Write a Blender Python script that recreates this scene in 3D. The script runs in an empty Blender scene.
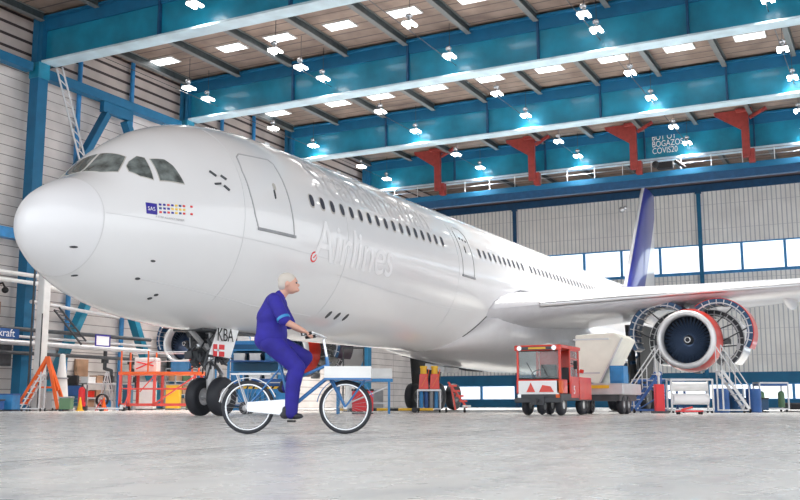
import bpy, bmesh, math, random
from mathutils import Vector, Matrix, Euler
PI=math.pi; R=math.radians
random.seed(7)
C=bpy.context.scene.collection
sc=bpy.context.scene
# ------------------------------------------------------------------ materials
def mat(name,col,rough=.5,metal=0,coat=0,noise=0,nscale=3,emit=None,es=0,spec=.5,bump=0):
    m=bpy.data.materials.new(name); m.use_nodes=True; n=m.node_tree.nodes; l=m.node_tree.links
    b=n['Principled BSDF']; b.inputs['Base Color'].default_value=(*col,1); b.inputs['Roughness'].default_value=rough
    b.inputs['Metallic'].default_value=metal; b.inputs['Coat Weight'].default_value=coat
    b.inputs['Specular IOR Level'].default_value=spec
    if emit: b.inputs['Emission Color'].default_value=(*emit,1); b.inputs['Emission Strength'].default_value=es
    if noise or bump:
        tc=n.new('ShaderNodeTexCoord'); t=n.new('ShaderNodeTexNoise'); t.inputs['Scale'].default_value=nscale; t.inputs['Detail'].default_value=5
        l.new(tc.outputs['Object'],t.inputs['Vector'])
        if noise:
            r=n.new('ShaderNodeValToRGB'); r.color_ramp.elements[0].position=.3; r.color_ramp.elements[1].position=.7
            r.color_ramp.elements[0].color=(*[c*(1-noise) for c in col],1); r.color_ramp.elements[1].color=(*[min(1,c*(1+noise*.6)) for c in col],1)
            l.new(t.outputs['Fac'],r.inputs['Fac']); l.new(r.outputs['Color'],b.inputs['Base Color'])
        if bump:
            bp=n.new('ShaderNodeBump'); bp.inputs['Strength'].default_value=bump; l.new(t.outputs['Fac'],bp.inputs['Height']); l.new(bp.outputs['Normal'],b.inputs['Normal'])
    return m
def math_node(n,op,a=None,b=None):
    x=n.new('ShaderNodeMath'); x.operation=op
    for i,v in enumerate((a,b)):
        if v is None: continue
        if isinstance(v,(int,float)): x.inputs[i].default_value=v
        else: n.id_data.links.new(v,x.inputs[i])
    return x.outputs[0]
def stripes(name,col,dark,axis,period,width,rough=.5,noise=.1,axis2=None,period2=1,width2=.02,col2=None,bump=0,metal=0):
    """base colour with thin repeated grooves along one axis, optional second set"""
    m=mat(name,col,rough,metal); n=m.node_tree.nodes; l=m.node_tree.links; b=n['Principled BSDF']
    tc=n.new('ShaderNodeTexCoord'); sp=n.new('ShaderNodeSeparateXYZ'); l.new(tc.outputs['Object'],sp.inputs[0])
    f=math_node(n,'FRACT',math_node(n,'MULTIPLY',sp.outputs[axis],1/period)); mask=math_node(n,'LESS_THAN',f,width/period)
    t=n.new('ShaderNodeTexNoise'); t.inputs['Scale'].default_value=.7; t.inputs['Detail'].default_value=6; l.new(tc.outputs['Object'],t.inputs['Vector'])
    r=n.new('ShaderNodeValToRGB'); r.color_ramp.elements[0].position=.3; r.color_ramp.elements[1].position=.7
    r.color_ramp.elements[0].color=(*[c*(1-noise) for c in col],1); r.color_ramp.elements[1].color=(*[min(1,c*(1+noise)) for c in (col2 or col)],1)
    l.new(t.outputs['Fac'],r.inputs['Fac'])
    if axis2 is not None:
        f2=math_node(n,'FRACT',math_node(n,'MULTIPLY',sp.outputs[axis2],1/period2)); m2=math_node(n,'LESS_THAN',f2,width2/period2)
        mask=math_node(n,'MAXIMUM',mask,m2)
    mx=n.new('ShaderNodeMix'); mx.data_type='RGBA'; l.new(mask,mx.inputs[0]); l.new(r.outputs['Color'],mx.inputs[6]); mx.inputs[7].default_value=(*dark,1)
    l.new(mx.outputs[2],b.inputs['Base Color'])
    if bump:
        bp=n.new('ShaderNodeBump'); bp.inputs['Strength'].default_value=bump; bp.inputs['Distance'].default_value=.05; bp.invert=True
        l.new(mask,bp.inputs['Height']); l.new(bp.outputs['Normal'],b.inputs['Normal'])
    return m
M={}
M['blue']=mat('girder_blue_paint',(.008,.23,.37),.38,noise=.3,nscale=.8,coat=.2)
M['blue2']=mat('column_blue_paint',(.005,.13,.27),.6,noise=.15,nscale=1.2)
M['flange']=mat('floor_lit_flange',(.50,.66,.74),.35,noise=.2,nscale=1)  # paled: floor bounce on the flange underside is put into the colour
M['navy']=mat('navy_paint',(.012,.07,.17),.45,noise=.2)
M['deck']=stripes('roof_decking',(.22,.155,.125),(.09,.065,.055),1,.9,.09,.6,.25,col2=(.27,.2,.16))
M['purlin']=mat('purlin_steel',(.045,.06,.065),.5,noise=.3)
M['purlin_l']=mat('purlin_flange',(.16,.17,.17),.5)
M['red']=mat('red_primer',(.31,.045,.038),.5,noise=.25)
M['wallL']=stripes('panel_cladding',(.68,.63,.61),(.2,.17,.16),2,.5,.035,.5,.16,axis2=1,period2=7.4,width2=.03)
M['louvre']=stripes('upper_louvre_cladding',(.55,.47,.44),(.05,.035,.035),2,.62,.15,.55,.15)
M['wallB']=stripes('corrugated_cladding',(.80,.79,.77),(.45,.46,.50),0,.36,.09,.5,.08,axis2=2,period2=2.1,width2=.03,bump=.3)
M['wallU']=stripes('dark_louvre',(.16,.11,.12),(.02,.02,.03),2,.5,.2,.6,.1)
M['white']=mat('white_gloss_paint',(.84,.84,.86),.22,coat=.6,noise=.02,nscale=.6)
M['whitem']=mat('white_paint',(.8,.8,.8),.45,noise=.08)
M['rad']=mat('radome_white',(.82,.82,.85),.3,coat=.4)
M['seam']=mat('seam_grey',(.42,.42,.44),.5)
M['skinseam']=mat('faint_skin_joint',(.68,.68,.7),.4)
M['lett']=mat('white_lettering',(.93,.93,.95),.35)
M['lett2']=mat('silver_lettering',(.69,.69,.71),.6,spec=.3)
M['wing']=mat('wing_grey',(.60,.60,.64),.3,coat=.3,noise=.05)
M['fair']=mat('fairing_grey',(.62,.61,.63),.28,coat=.4,noise=.04)
M['tail']=mat('tail_blue',(.035,.05,.33),.3,coat=.5)
M['tail2']=mat('dark_violet_cowl',(.06,.03,.07),.35,coat=.3,noise=.3)
def fin_mat():
    m=mat('tail_livery',(.035,.05,.33),.3,coat=.5); n=m.node_tree.nodes; l=m.node_tree.links
    tc=n.new('ShaderNodeTexCoord'); sp=n.new('ShaderNodeSeparateXYZ'); l.new(tc.outputs['Object'],sp.inputs[0])
    e=math_node(n,'SUBTRACT',math_node(n,'ADD',sp.outputs[1],-55.0),math_node(n,'MULTIPLY',math_node(n,'ADD',sp.outputs[2],-7.2),.95))
    mx=n.new('ShaderNodeMix'); mx.data_type='RGBA'; l.new(math_node(n,'GREATER_THAN',e,0),mx.inputs[0]); mx.inputs[6].default_value=(.045,.06,.38,1); mx.inputs[7].default_value=(.85,.85,.87,1)
    l.new(mx.outputs[2],n['Principled BSDF'].inputs['Base Color']); return m
M['fin']=fin_mat()
M['glass']=mat('dark_window_glass',(.05,.055,.08),.35,spec=.25)
M['cglass']=mat('cockpit_glass',(.17,.2,.2),.06,coat=.8,noise=.75,nscale=3.5)
M['wframe']=mat('window_surround',(.5,.48,.45),.4)
M['steel']=mat('bright_steel',(.62,.62,.64),.28,metal=.9)
M['silver']=mat('silver_paint',(.6,.6,.62),.35,metal=.3,noise=.1)
M['grey']=mat('grey_paint',(.32,.33,.35),.5,noise=.2)
M['dgrey']=mat('dark_grey',(.06,.065,.075),.5,noise=.3)
M['black']=mat('black_rubber',(.012,.012,.014),.6)
M['tyre']=mat('tyre_rubber',(.018,.02,.028),.55,bump=.2,nscale=20)
M['fan']=mat('fan_blade_titanium',(.12,.18,.30),.3,metal=.5)
M['fand']=mat('fan_duct_dark',(.02,.03,.05),.5)
M['redp']=mat('red_vehicle_paint',(.75,.035,.015),.3,coat=.4,noise=.1)
M['orange']=mat('orange_paint',(.85,.13,.015),.4,noise=.15)
M['yellow']=mat('yellow_paint',(.85,.5,.03),.4)
M['beige']=mat('beige_panel',(.88,.86,.77),.5,noise=.06)
M['lblue']=mat('light_blue_paint',(.03,.24,.55),.4,noise=.2)
M['mblue']=mat('mid_blue_paint',(.02,.10,.33),.4,noise=.2)
M['teal']=mat('teal_cabinet',(.015,.12,.22),.4)
M['green']=mat('green_plastic',(.12,.24,.13),.5)
M['brown']=mat('cardboard',(.45,.27,.17),.8,noise=.2)
M['skin']=mat('skin',(.62,.34,.26),.5)
M['hair']=mat('grey_hair',(.55,.5,.45),.8,bump=.4,nscale=60)
M['overall']=mat('violet_blue_workwear',(.02,.014,.27),.75,noise=.3,nscale=5,bump=.3)
M['shoe']=mat('black_shoe',(.02,.02,.03),.5)
M['bike']=mat('bicycle_blue',(.02,.16,.42),.3,coat=.5)
M['mirror']=mat('pale_metal',(.75,.77,.8),.2,metal=.7)
M['lipm']=mat('pale_inlet_lip',(.78,.78,.8),.25,metal=.25)
M['lamp']=mat('lamp_lens',(1,1,1),.3,emit=(1,.98,.92),es=9)
M['sky']=mat('skylight_panel',(1,1,1),.3,emit=(1,1,1),es=3.4)
M['purple']=mat('logo_blue',(.03,.02,.32),.4)
M['lred']=mat('logo_red',(.75,.03,.04),.4); M['lyel']=mat('logo_yellow',(.9,.6,.05),.4); M['lnavy']=mat('logo_navy',(.02,.06,.25),.4)
def glass_mat():
    m=mat('clear_pane',(.9,.95,1),.02); b=m.node_tree.nodes['Principled BSDF']; b.inputs['Transmission Weight'].default_value=1; b.inputs['IOR'].default_value=1.01
    return m
M['pane']=glass_mat()
def tinted():
    m=mat('cab_glass',(.8,.88,.9),.03); b=m.node_tree.nodes['Principled BSDF']; b.inputs['Transmission Weight'].default_value=.85; b.inputs['IOR'].default_value=1.1
    return m
M['cab']=tinted()
def floor_mat():
    m=mat('polished_concrete',(.7,.7,.7),.28,spec=.55); n=m.node_tree.nodes; l=m.node_tree.links; b=n['Principled BSDF']
    tc=n.new('ShaderNodeTexCoord'); mp=n.new('ShaderNodeMapping'); mp.inputs['Scale'].default_value=(1,.45,1); l.new(tc.outputs['Object'],mp.inputs[0])
    t=n.new('ShaderNodeTexNoise'); t.inputs['Scale'].default_value=1.1; t.inputs['Detail'].default_value=9; t.inputs['Roughness'].default_value=.66; l.new(mp.outputs[0],t.inputs['Vector'])
    r=n.new('ShaderNodeValToRGB'); e=r.color_ramp.elements; e[0].position=.33; e[0].color=(.52,.52,.52,1); e[1].position=.62; e[1].color=(.78,.765,.735,1)
    k=e.new(.46); k.color=(.70,.69,.665,1)
    l.new(t.outputs['Fac'],r.inputs['Fac'])
    sp=n.new('ShaderNodeSeparateXYZ'); l.new(tc.outputs['Object'],sp.inputs[0])
    # worn channel strip parallel to the aircraft and joints between slabs
    a=math_node(n,'MULTIPLY',math_node(n,'GREATER_THAN',sp.outputs[0],12.22),math_node(n,'LESS_THAN',sp.outputs[0],12.75))
    mx=n.new('ShaderNodeMix'); mx.data_type='RGBA'; mx.blend_type='MULTIPLY'; l.new(math_node(n,'MULTIPLY',a,.5),mx.inputs[0]); l.new(r.outputs['Color'],mx.inputs[6]); mx.inputs[7].default_value=(.72,.73,.75,1)
    a2=math_node(n,'MULTIPLY',math_node(n,'GREATER_THAN',sp.outputs[0],12.17),math_node(n,'LESS_THAN',sp.outputs[0],12.22))
    f1=math_node(n,'LESS_THAN',math_node(n,'FRACT',math_node(n,'MULTIPLY',sp.outputs[1],1/6.0)),.003)
    f2=math_node(n,'LESS_THAN',math_node(n,'FRACT',math_node(n,'MULTIPLY',math_node(n,'ADD',sp.outputs[0],-12.2),1/6.0)),.003)
    j=math_node(n,'MAXIMUM',math_node(n,'MULTIPLY',a2,.75),math_node(n,'MULTIPLY',math_node(n,'MAXIMUM',f1,f2),.3))
    m2=n.new('ShaderNodeMix'); m2.data_type='RGBA'; l.new(j,m2.inputs[0]); l.new(mx.outputs[2],m2.inputs[6]); m2.inputs[7].default_value=(.12,.12,.13,1)
    l.new(m2.outputs[2],b.inputs['Base Color'])
    t2=n.new('ShaderNodeTexNoise'); t2.inputs['Scale'].default_value=3; t2.inputs['Detail'].default_value=6; l.new(tc.outputs['Object'],t2.inputs['Vector'])
    r2=n.new('ShaderNodeMapRange'); r2.inputs[3].default_value=.14; r2.inputs[4].default_value=.42; l.new(t2.outputs['Fac'],r2.inputs[0]); l.new(r2.outputs[0],b.inputs['Roughness'])
    return m
M['floor']=floor_mat()
# ------------------------------------------------------------------ mesh builder
def basis(d):
    d=Vector(d).normalized(); a=Vector((0,0,1)) if abs(d.z)<.9 else Vector((1,0,0))
    u=d.cross(a).normalized(); return u,d.cross(u).normalized(),d
class MB:
    def __init__(s): s.b=bmesh.new()
    def box(s,c,size,rz=0,rx=0,ry=0):
        m=Matrix.Translation(c)@Euler((rx,ry,rz)).to_matrix().to_4x4()@Matrix.Diagonal((*size,1))
        bmesh.ops.create_cube(s.b,size=1,matrix=m); return s
    def b2(s,a,b): # box by corners
        return s.box([(a[i]+b[i])/2 for i in range(3)],[abs(b[i]-a[i]) for i in range(3)])
    def bar(s,p,q,w,h=None):
        p=Vector(p);q=Vector(q);h=h or w; d=(q-p); u,v,dd=basis(d)
        m=Matrix((u,v,dd)).transposed().to_4x4(); m.translation=(p+q)/2
        bmesh.ops.create_cube(s.b,size=1,matrix=m@Matrix.Diagonal((w,h,d.length,1))); return s
    def tube(s,p,q,r,r2=None,seg=12,caps=True):
        p=Vector(p);q=Vector(q); d=q-p
        if d.length<1e-6: return s
        u,v,dd=basis(d); m=Matrix((u,v,dd)).transposed().to_4x4(); m.translation=(p+q)/2
        bmesh.ops.create_cone(s.b,cap_ends=caps,segments=seg,radius1=r,radius2=r if r2 is None else r2,depth=d.length,matrix=m); return s
    def path(s,pts,r,seg=8):
        for a,b in zip(pts,pts[1:]): s.tube(a,b,r,seg=seg)
        for a in pts[1:-1]: s.ball(a,r*1.02,seg=8)
        return s
    def ball(s,c,r,sc=(1,1,1),seg=16,rot=None):
        m=Matrix.Translation(c)@(rot.to_4x4() if rot else Matrix())@Matrix.Diagonal((*[r*k for k in sc],1))
        bmesh.ops.create_uvsphere(s.b,u_segments=seg,v_segments=max(6,seg//2),radius=1,matrix=m); return s
    def loft(s,rings,closed=True,cap=True):
        vs=[[s.b.verts.new(p) for p in r] for r in rings]; n=len(rings[0])
        for a,b in zip(vs,vs[1:]):
            for i in range(n if closed else n-1):
                j=(i+1)%n; 
                try: s.b.faces.new((a[i],a[j],b[j],b[i]))
                except ValueError: pass
        if cap and closed:
            s.b.faces.new(vs[0][::-1]); s.b.faces.new(vs[-1])
        return s
    def lathe(s,prof,c=(0,0,0),axis=(0,0,1),seg=32,arc=(0,2*PI),closedprof=False):
        u,v,d=basis(axis); c=Vector(c); full=abs(arc[1]-arc[0]-2*PI)<1e-6
        n=seg if full else seg+1; rings=[]
        for i in range(n):
            t=arc[0]+(arc[1]-arc[0])*i/seg
            rings.append([c+d*h+(u*math.cos(t)+v*math.sin(t))*max(r,1e-4) for r,h in prof])
        if full: rings.append(rings[0])
        vs=[[s.b.verts.new(p) for p in r] for r in (rings[:-1] if full else rings)]
        if full: vs.append(vs[0])
        m=len(prof)
        for a,b in zip(vs,vs[1:]):
            for k in range(m if closedprof else m-1):
                q=(k+1)%m
                try: s.b.faces.new((a[k],a[q],b[q],b[k]))
                except ValueError: pass
        if closedprof and not full:
            s.b.faces.new(vs[0]); s.b.faces.new(vs[-1][::-1])
        return s
    def torus(s,c,axis,R_,r,seg=32,k=10):
        return s.lathe([(R_+r*math.cos(2*PI*i/k),r*math.sin(2*PI*i/k)) for i in range(k)],c,axis,seg,closedprof=True)
    def prism(s,poly,off): # poly list of 3D points, extruded by vector off
        off=Vector(off); a=[s.b.verts.new(p) for p in poly]; b=[s.b.verts.new(Vector(p)+off) for p in poly]; n=len(poly)
        s.b.faces.new(a[::-1]); s.b.faces.new(b)
        for i in range(n): s.b.faces.new((a[i],a[(i+1)%n],b[(i+1)%n],b[i]))
        return s
    def build(s,name,m,parent=None,smooth=None,bevel=0):
        bmesh.ops.remove_doubles(s.b,verts=s.b.verts,dist=1e-5)
        bmesh.ops.recalc_face_normals(s.b,faces=s.b.faces)
        me=bpy.data.meshes.new(name); s.b.to_mesh(me); s.b.free()
        me.materials.append(M[m] if isinstance(m,str) else m)
        o=bpy.data.objects.new(name,me); C.objects.link(o)
        if parent: o.parent=parent
        if smooth is not None:
            for p in me.polygons: p.use_smooth=True
            me.set_sharp_from_angle(angle=R(smooth))
        if bevel:
            bv=o.modifiers.new('bevel','BEVEL'); bv.width=bevel; bv.segments=2; bv.limit_method='ANGLE'
        return o
def thing(name,label,cat,loc=(0,0,0),rz=0,group=None):
    o=bpy.data.objects.new(name,None); C.objects.link(o); o.location=loc; o.rotation_euler=(0,0,rz); o.empty_display_size=.2
    o['label']=label; o['category']=cat
    if group: o['group']=group
    return o
def tag(o,label,cat,group=None):
    o['label']=label; o['category']=cat
    if group: o['group']=group
    return o
def struct(o): o['kind']='structure'; return o
def dup(root,loc,rz=None,label=None,group=None):
    r=root.copy(); C.objects.link(r); r.location=loc
    if rz is not None: r.rotation_euler=(0,0,rz)
    if label: r['label']=label
    if group: r['group']=group
    for ch in list(root.children):
        c=ch.copy(); C.objects.link(c); c.parent=r
        for g in list(ch.children):
            d=g.copy(); C.objects.link(d); d.parent=c
    return r
ORD=['first','second','third','fourth','fifth','sixth','seventh','eighth','ninth','tenth','eleventh','twelfth']
def text(body,size,name,m,parent,loc,rot,sx=1,depth=.004,space=1):
    cu=bpy.data.curves.new('tmp','FONT'); cu.body=body; cu.size=size; cu.extrude=depth; cu.space_line=space
    o=bpy.data.objects.new('tmp',cu); C.objects.link(o); dg=bpy.context.evaluated_depsgraph_get(); me=bpy.data.meshes.new_from_object(o.evaluated_get(dg)); bpy.data.objects.remove(o)
    me.name=name; me.materials.clear(); me.materials.append(M[m]); q=bpy.data.objects.new(name,me); C.objects.link(q); q.parent=parent; q.location=loc; q.rotation_euler=rot; q.scale=(sx,1,1); return q
# ------------------------------------------------------------------ hangar shell
GY=[18.9,30.3,41.7,53.1]; ZB,ZT=17.4,19.85
XL=-21.9; YB=68.0; XR=40
MB().b2((XL-.3,-45,-.3),(XR,YB+.3,0)).build('floor','floor')
struct(bpy.data.objects['floor'])
struct(MB().b2((XL,-14,19.98),(XR,YB,20.2)).build('ceiling','deck'))
# left wall: cladding to 17 m, louvred band above
struct(MB().b2((XL-.3,-14,0),(XL,YB,17.1)).build('wall_left','wallL'))
struct(MB().b2((XL-.3,-14,17.1),(XL,YB,20.2)).build('wall_left_upper','louvre'))
# back wall with two window bands left open
struct(MB().b2((XL,YB,2.85),(XR,YB+.3,11.05)).b2((XL,YB,13.5),(XR,YB+.3,18)).build('wall_back','wallB'))
struct(MB().b2((XL,YB,18.5),(XR,YB+.3,20.2)).build('wall_back_upper','wallU'))
struct(MB().b2((XL,YB,0),(XR,YB+.3,.65)).b2((XL,YB-.02,1.95),(XR,YB+.3,2.85)).build('trim_1','blue2'))
struct(MB().b2((XL,YB-.15,17.95),(XR,YB+.3,18.55)).build('trim_2','navy'))
struct(MB().b2((XL,YB-.08,10.95),(XR,YB+.02,11.12)).build('trim_3','lblue'))
W=3.32; x=2.45-W*7; k=1
while x<30:
    for (z0,z1) in ((11.12,13.5),(.65,1.95)):
        o=MB().b2((x,YB+.1,z0),(x+W,YB+.13,z1)).build('window_%d'%k,'pane'); struct(o)
        fw=.1
        MB().b2((x-fw,YB-.04,z0),(x+fw,YB+.2,z1)).b2((x+fw,YB-.02,z1-.1),(x+W-fw,YB+.15,z1)).b2((x+fw,YB-.02,z0),(x+W-fw,YB+.15,z0+.08)).build('window_frame','lblue',o)
        k+=1
    x+=W
# columns on back wall
for i,(xx,nm) in enumerate(((-13.9,'left'),(2.55,'right'))):
    t=thing('wall_column','slim dark blue column on the back wall, %s'%('left of the tail fin and behind the fuselage' if i==0 else 'right of the tail fin, above the wing'),'column',(xx,YB-.2,0),group=None)
    MB().b2((-.16,-.02,0),(.16,.18,17.95)).build('post','navy' if i==0 else 'blue2',t)
    MB().b2((-.3,-.05,0),(.3,.2,.1)).b2((-.25,-.06,17.8),(.25,.2,17.95)).build('end_plate','navy',t)
# ------------------------------------------------------------------ roof girders
names=['nearest roof girder, cut off by the top edge of the frame','second roof girder from the front, crossing above the cockpit','third roof girder from the front, with red brackets below it','farthest roof girder, behind the red hangers with white writing']
for i,y in enumerate(GY):
    t=thing('roof_girder','long blue steel girder: '+names[i],'girder',(0,y,ZB),group='blue roof girders')
    x0,x1=-21.0,34
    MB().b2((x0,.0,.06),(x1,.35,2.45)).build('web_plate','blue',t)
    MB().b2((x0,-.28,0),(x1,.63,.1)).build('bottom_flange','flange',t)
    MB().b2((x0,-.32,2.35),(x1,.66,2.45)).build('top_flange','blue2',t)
    MB().b2((x0,-.1,1.72),(x1,-.0,2.35)).build('roof_shade_band','blue2',t)  # darker strip added as the shade under the roof on the web
    for xx in [-13.25+7.42*j for j in range(6)]: MB().b2((xx-.05,-.2,.1),(xx+.05,0,2.35)).build('stiffener','navy',t)
    # end connection to column
    MB().b2((x0-.1,-.3,0),(x0+.25,.65,2.45)).build('end_plate','blue2',t)
    if i==3:
        text('BOT OY\nBOGAZOS\nCOVIS20',.62,'chalk_writing','lett',t,(2.1,-.03,1.45),(PI/2,0,0),.75,space=.8)
# purlins
bays=[(-14,18.5,'before the nearest girder'),(19.3,30.0,'between the nearest and second girders'),(30.9,41.4,'between the second and third girders'),(42.2,52.8,'between the third and last girders'),(53.8,67.9,'behind the last girder')]
for bi,(y0,y1,bt) in enumerate(bays):
    pr=None; nn=0
    for j in range(10):
        xx=-20.7+3.71*j
        if (bi==0 and xx>-12) or (bi==4): 
            if bi==0 or j<2: continue
        lab='dark steel roof purlin %s, %s from the left wall'%(bt,ORD[nn]); nn+=1
        if pr is None:
            pr=thing('roof_purlin',lab,'purlin',(xx,y0,19.98),group='roof purlins')
            L=y1-y0
            MB().b2((-.04,0,-.42),(.04,L,0)).build('web','purlin',pr)
            MB().b2((-.14,0,-.46),(.14,L,-.42)).b2((-.14,0,-.04),(.14,L,0)).build('flange','purlin_l',pr)
        else: dup(pr,(xx,y0,19.98),label=lab)
# skylights
sk=None
for bi,(yc,bt) in enumerate(((26.8,'between nearest and second girders'),(38.3,'just behind the second girder'))):
    for j,xx in enumerate((-19.9,-15.1,-11.9,-8.1,-4.3,-.5,3.3,7.05,10.8,14.5)):
        if bi==0 and j>6: continue
        lab='bright white rectangular skylight %s, %s from the left'%(bt,ORD[j])
        if sk is None:
            sk=thing('skylight',lab,'skylight',(xx,yc,19.98),group='roof skylights')
            MB().b2((-.75,-.42,-.05),(.75,.42,-.02)).build('panel','sky',sk)
            MB().b2((-.82,-.49,-.06),(.82,-.42,0)).b2((-.82,.42,-.06),(.82,.49,0)).b2((-.82,-.42,-.06),(-.75,.42,0)).b2((.75,-.42,-.06),(.82,.42,0)).build('frame','whitem',sk)
        else: dup(sk,(xx,yc,19.98),label=lab)
# ceiling lamps: reflector ball + twin tubes on a drop rod
lp=None
rows=[(24.4,'mid bay before the second girder',[-10.5,-2.8,4.9]),(27.1,'close to the second girder',[-18.3,-10.7,4.9]),(29.2,'against the face of the second girder',[-18.6,-10.6,-2.9,4.9,12.7]),
 (17.9,'in front of the nearest girder',[-10.4]),(36.1,'mid bay behind the second girder',[-18.7,-10.7,-3,4.8,12.6]),(41.0,'against the face of the third girder',[-18.7,-10.7,-3,4.8,12.6]),
 (47.8,'mid bay behind the third girder',[-18.7,-10.8,-3.1,4.7,12.3]),(52.3,'against the face of the last girder',[-18.9,-10.8,-3.1,4.7,12.3])]
for y,bt,xs in rows:
    for j,xx in enumerate(xs):
        lab='lit twin tube hangar lamp %s, %s from the left'%(bt,ORD[j])
        if len(xs)==1: lab='lit twin tube hangar lamp '+bt
        if lp is None:
            lp=thing('hangar_lamp',lab,'lamp',(xx,y,18.2),group='hanging hangar lamps')
            MB().box((-.19,0,-.06),(.16,.62,.09)).build('tube_lens','lamp',lp,bevel=.02); MB().box((.19,0,-.06),(.16,.62,.09)).build('tube_lens','lamp',lp,bevel=.02)
            MB().box((0,0,.03),(.5,.7,.05)).tube((0,0,.05),(0,0,.3),.05).build('housing','silver',lp)
            MB().ball((0,-.1,.34),.17,(1,1,.8)).build('ballast','mirror',lp,smooth=40)
            MB().tube((0,0,.4),(0,0,1.75),.015).build('drop_rod','dgrey',lp)
        else: dup(lp,(xx,y,18.2),label=lab)
for xx in (-18.7,-10.7,-3,4.8,12.6):
    for bi,(y0,y1) in enumerate(((19.6,30.25),(31,41.65),(42.4,53.05))):
        tag(MB().tube((xx,y0,18.02),(xx,y1,18.02),.02,seg=6).build('lamp_cable','dgrey'),'thin dark lamp cable run %s, %s'%(bays[bi+1][2],{-18.7:'nearest the left wall',-10.7:'second from the left wall',-3:'third from the left wall',4.8:'fourth from the left wall',12.6:'farthest from the left wall'}[xx]),'cable','lamp cable runs')
# ------------------------------------------------------------------ left wall steelwork
for i,y in enumerate((18.85,30.3,41.7,53)):
    t=thing('steel_column',['broad blue steel column at far left behind the aircraft nose','blue steel column on the left wall under the second girder','blue steel column on the left wall under the third girder','blue steel column on the left wall under the last girder'][i],'column',(-21.1,y,0),group='left wall columns')
    MB().b2((-.3,-.32,0),(-.24,.32,ZB)).b2((.24,-.32,0),(.3,.32,ZB)).b2((-.24,-.05,0),(.24,.05,ZB)).b2((-.24,-.32,.0),(.24,-.26,ZB)).build('shaft','blue2',t)
    MB().b2((-.55,-.55,0),(.55,.55,.06)).build('base_plate','navy',t)
    MB().b2((-.3,-.3,ZB),(.1,.4,19.95)).build('head_post','blue2',t)
    MB().b2((-.34,-.36,8.1),(.34,.36,8.9)).b2((-.34,-.36,16.6),(.34,.36,17.4)).build('splice_plate','blue',t)
def beam(y0,y1,z,h,lab,m='blue2',x=-21.2):
    tag(MB().b2((x-.25,y0,z-h/2),(x+.25,y0+.01+(y1-y0),z+h/2)).build('wall_beam',m),lab,'beam')
beam(-10,18.3,17.1,.45,'high horizontal blue beam on the left wall, left of the first column')
beam(19.2,29.7,17.0,.5,'high horizontal blue beam between the first two left wall columns')
beam(30.7,41.1,17.0,.5,'high horizontal blue beam between second and third left wall columns')
beam(-10,18.3,8.5,.5,'mid height blue beam on the left wall beside the aircraft nose','lblue')
beam(19.2,29.7,8.5,.5,'mid height blue beam behind the aircraft nose')
def brace(p,q,lab,m='blue2',w=.5):
    tag(MB().bar(p,q,w,.35).build('diagonal_brace',m),lab,'brace')
X=-21.2
brace((X,23.7,16.1),(X,19.75,9.0),'upper blue diagonal brace leaning left above the cockpit')
brace((X,25.2,16.1),(X,29.2,9.0),'upper blue diagonal brace leaning right above the cockpit')
tag(MB().b2((X-.1,23.3,16.15),(X+.2,25.6,16.74)).build('gusset_plate','blue2'),'blue gusset plate where the two upper braces meet','bracket')
brace((X,24.2,8.1),(X,20.2,.15),'lower blue diagonal brace leaning left under the aircraft nose','blue')
brace((X,24.9,8.1),(X,29.0,.15),'lower blue diagonal brace leaning right, left of the open engine','blue')
for i,y in enumerate((22.1,26.1,34.5,38)):
    tag(MB().tube((-21.65,y,0),(-21.65,y,19.9),.13,seg=10).build('wall_post','lblue'),['slim pale blue wall post left of the upper brace apex','slim pale blue wall post right of the upper brace apex','slim pale blue wall post between second and third columns, nearer','slim pale blue wall post between second and third columns, farther'][i],'post','left wall posts')
# lattice strut leaning on the wall
t=thing('lattice_strut','slender white lattice strut leaning against the left wall, top left','truss',(-20.6,19.5,9))
MB().tube((0,0,8.3),(0,2.0,3.6),.05).tube((0,.35,8.5),(0,2.4,3.7),.05).build('chord','silver',t)
b=MB()
for k in range(10):
    a=k/10; c=(k+1)/10
    b.tube((0,2*a,8.3-4.7*a),(0,.35+2.05*c,8.5-4.8*c),.03,seg=6)
b.build('lacing','silver',t)
t=thing('lattice_strut','dark lattice strut leaning on the left wall below the aircraft nose','truss',(-20.15,19.8,0))
MB().tube((0,0,4.9),(0,1.9,3.3),.05).tube((0,.3,5.05),(0,2.2,3.5),.05).build('chord','dgrey',t)
b=MB()
for k in range(8):
    a=k/8; c=(k+1)/8
    b.tube((0,1.9*a,4.9-1.6*a),(0,.3+1.9*c,5.05-1.55*c),.025,seg=6)
b.build('lacing','dgrey',t)
# pipes along the wall
for j,(z,r,m,lab) in enumerate(((6.5,.1,'whitem','upper white pipe running along the left wall below the nose'),(6.1,.1,'whitem','lower white pipe running along the left wall below the nose'))):
    tag(MB().path([(-20.3,-5,z),(-20.3,22,z-.05),(-20.35,24.2,z-.35),(-20.6,24.8,z-1.1)] if j==0 else [(-20.3,-5,z),(-20.3,19,z),(-20.3,24.6,z-.75)],r).build('wall_pipe',m),lab,'pipe','white wall pipes')
tag(MB().tube((-20.35,18.5,5.2),(-20.35,24.5,4.9),.09).build('wall_pipe','silver'),'short silver pipe between the white post and the lower brace','pipe')
for z,r,lab,m in ((3.85,.10,'topmost dark pipe of the low pipe rack','dgrey'),(3.5,.07,'silver pipe second from top of the low pipe rack','silver'),(3.2,.13,'thick pale pipe in the middle of the low pipe rack','silver'),(2.72,.09,'lowest dark pipe of the low pipe rack','dgrey')):
    tag(MB().tube((-20.5,2,z),(-20.5,27.2,z),r,seg=10).build('pipe_rack_line',m),lab+' along the left wall','pipe')
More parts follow.
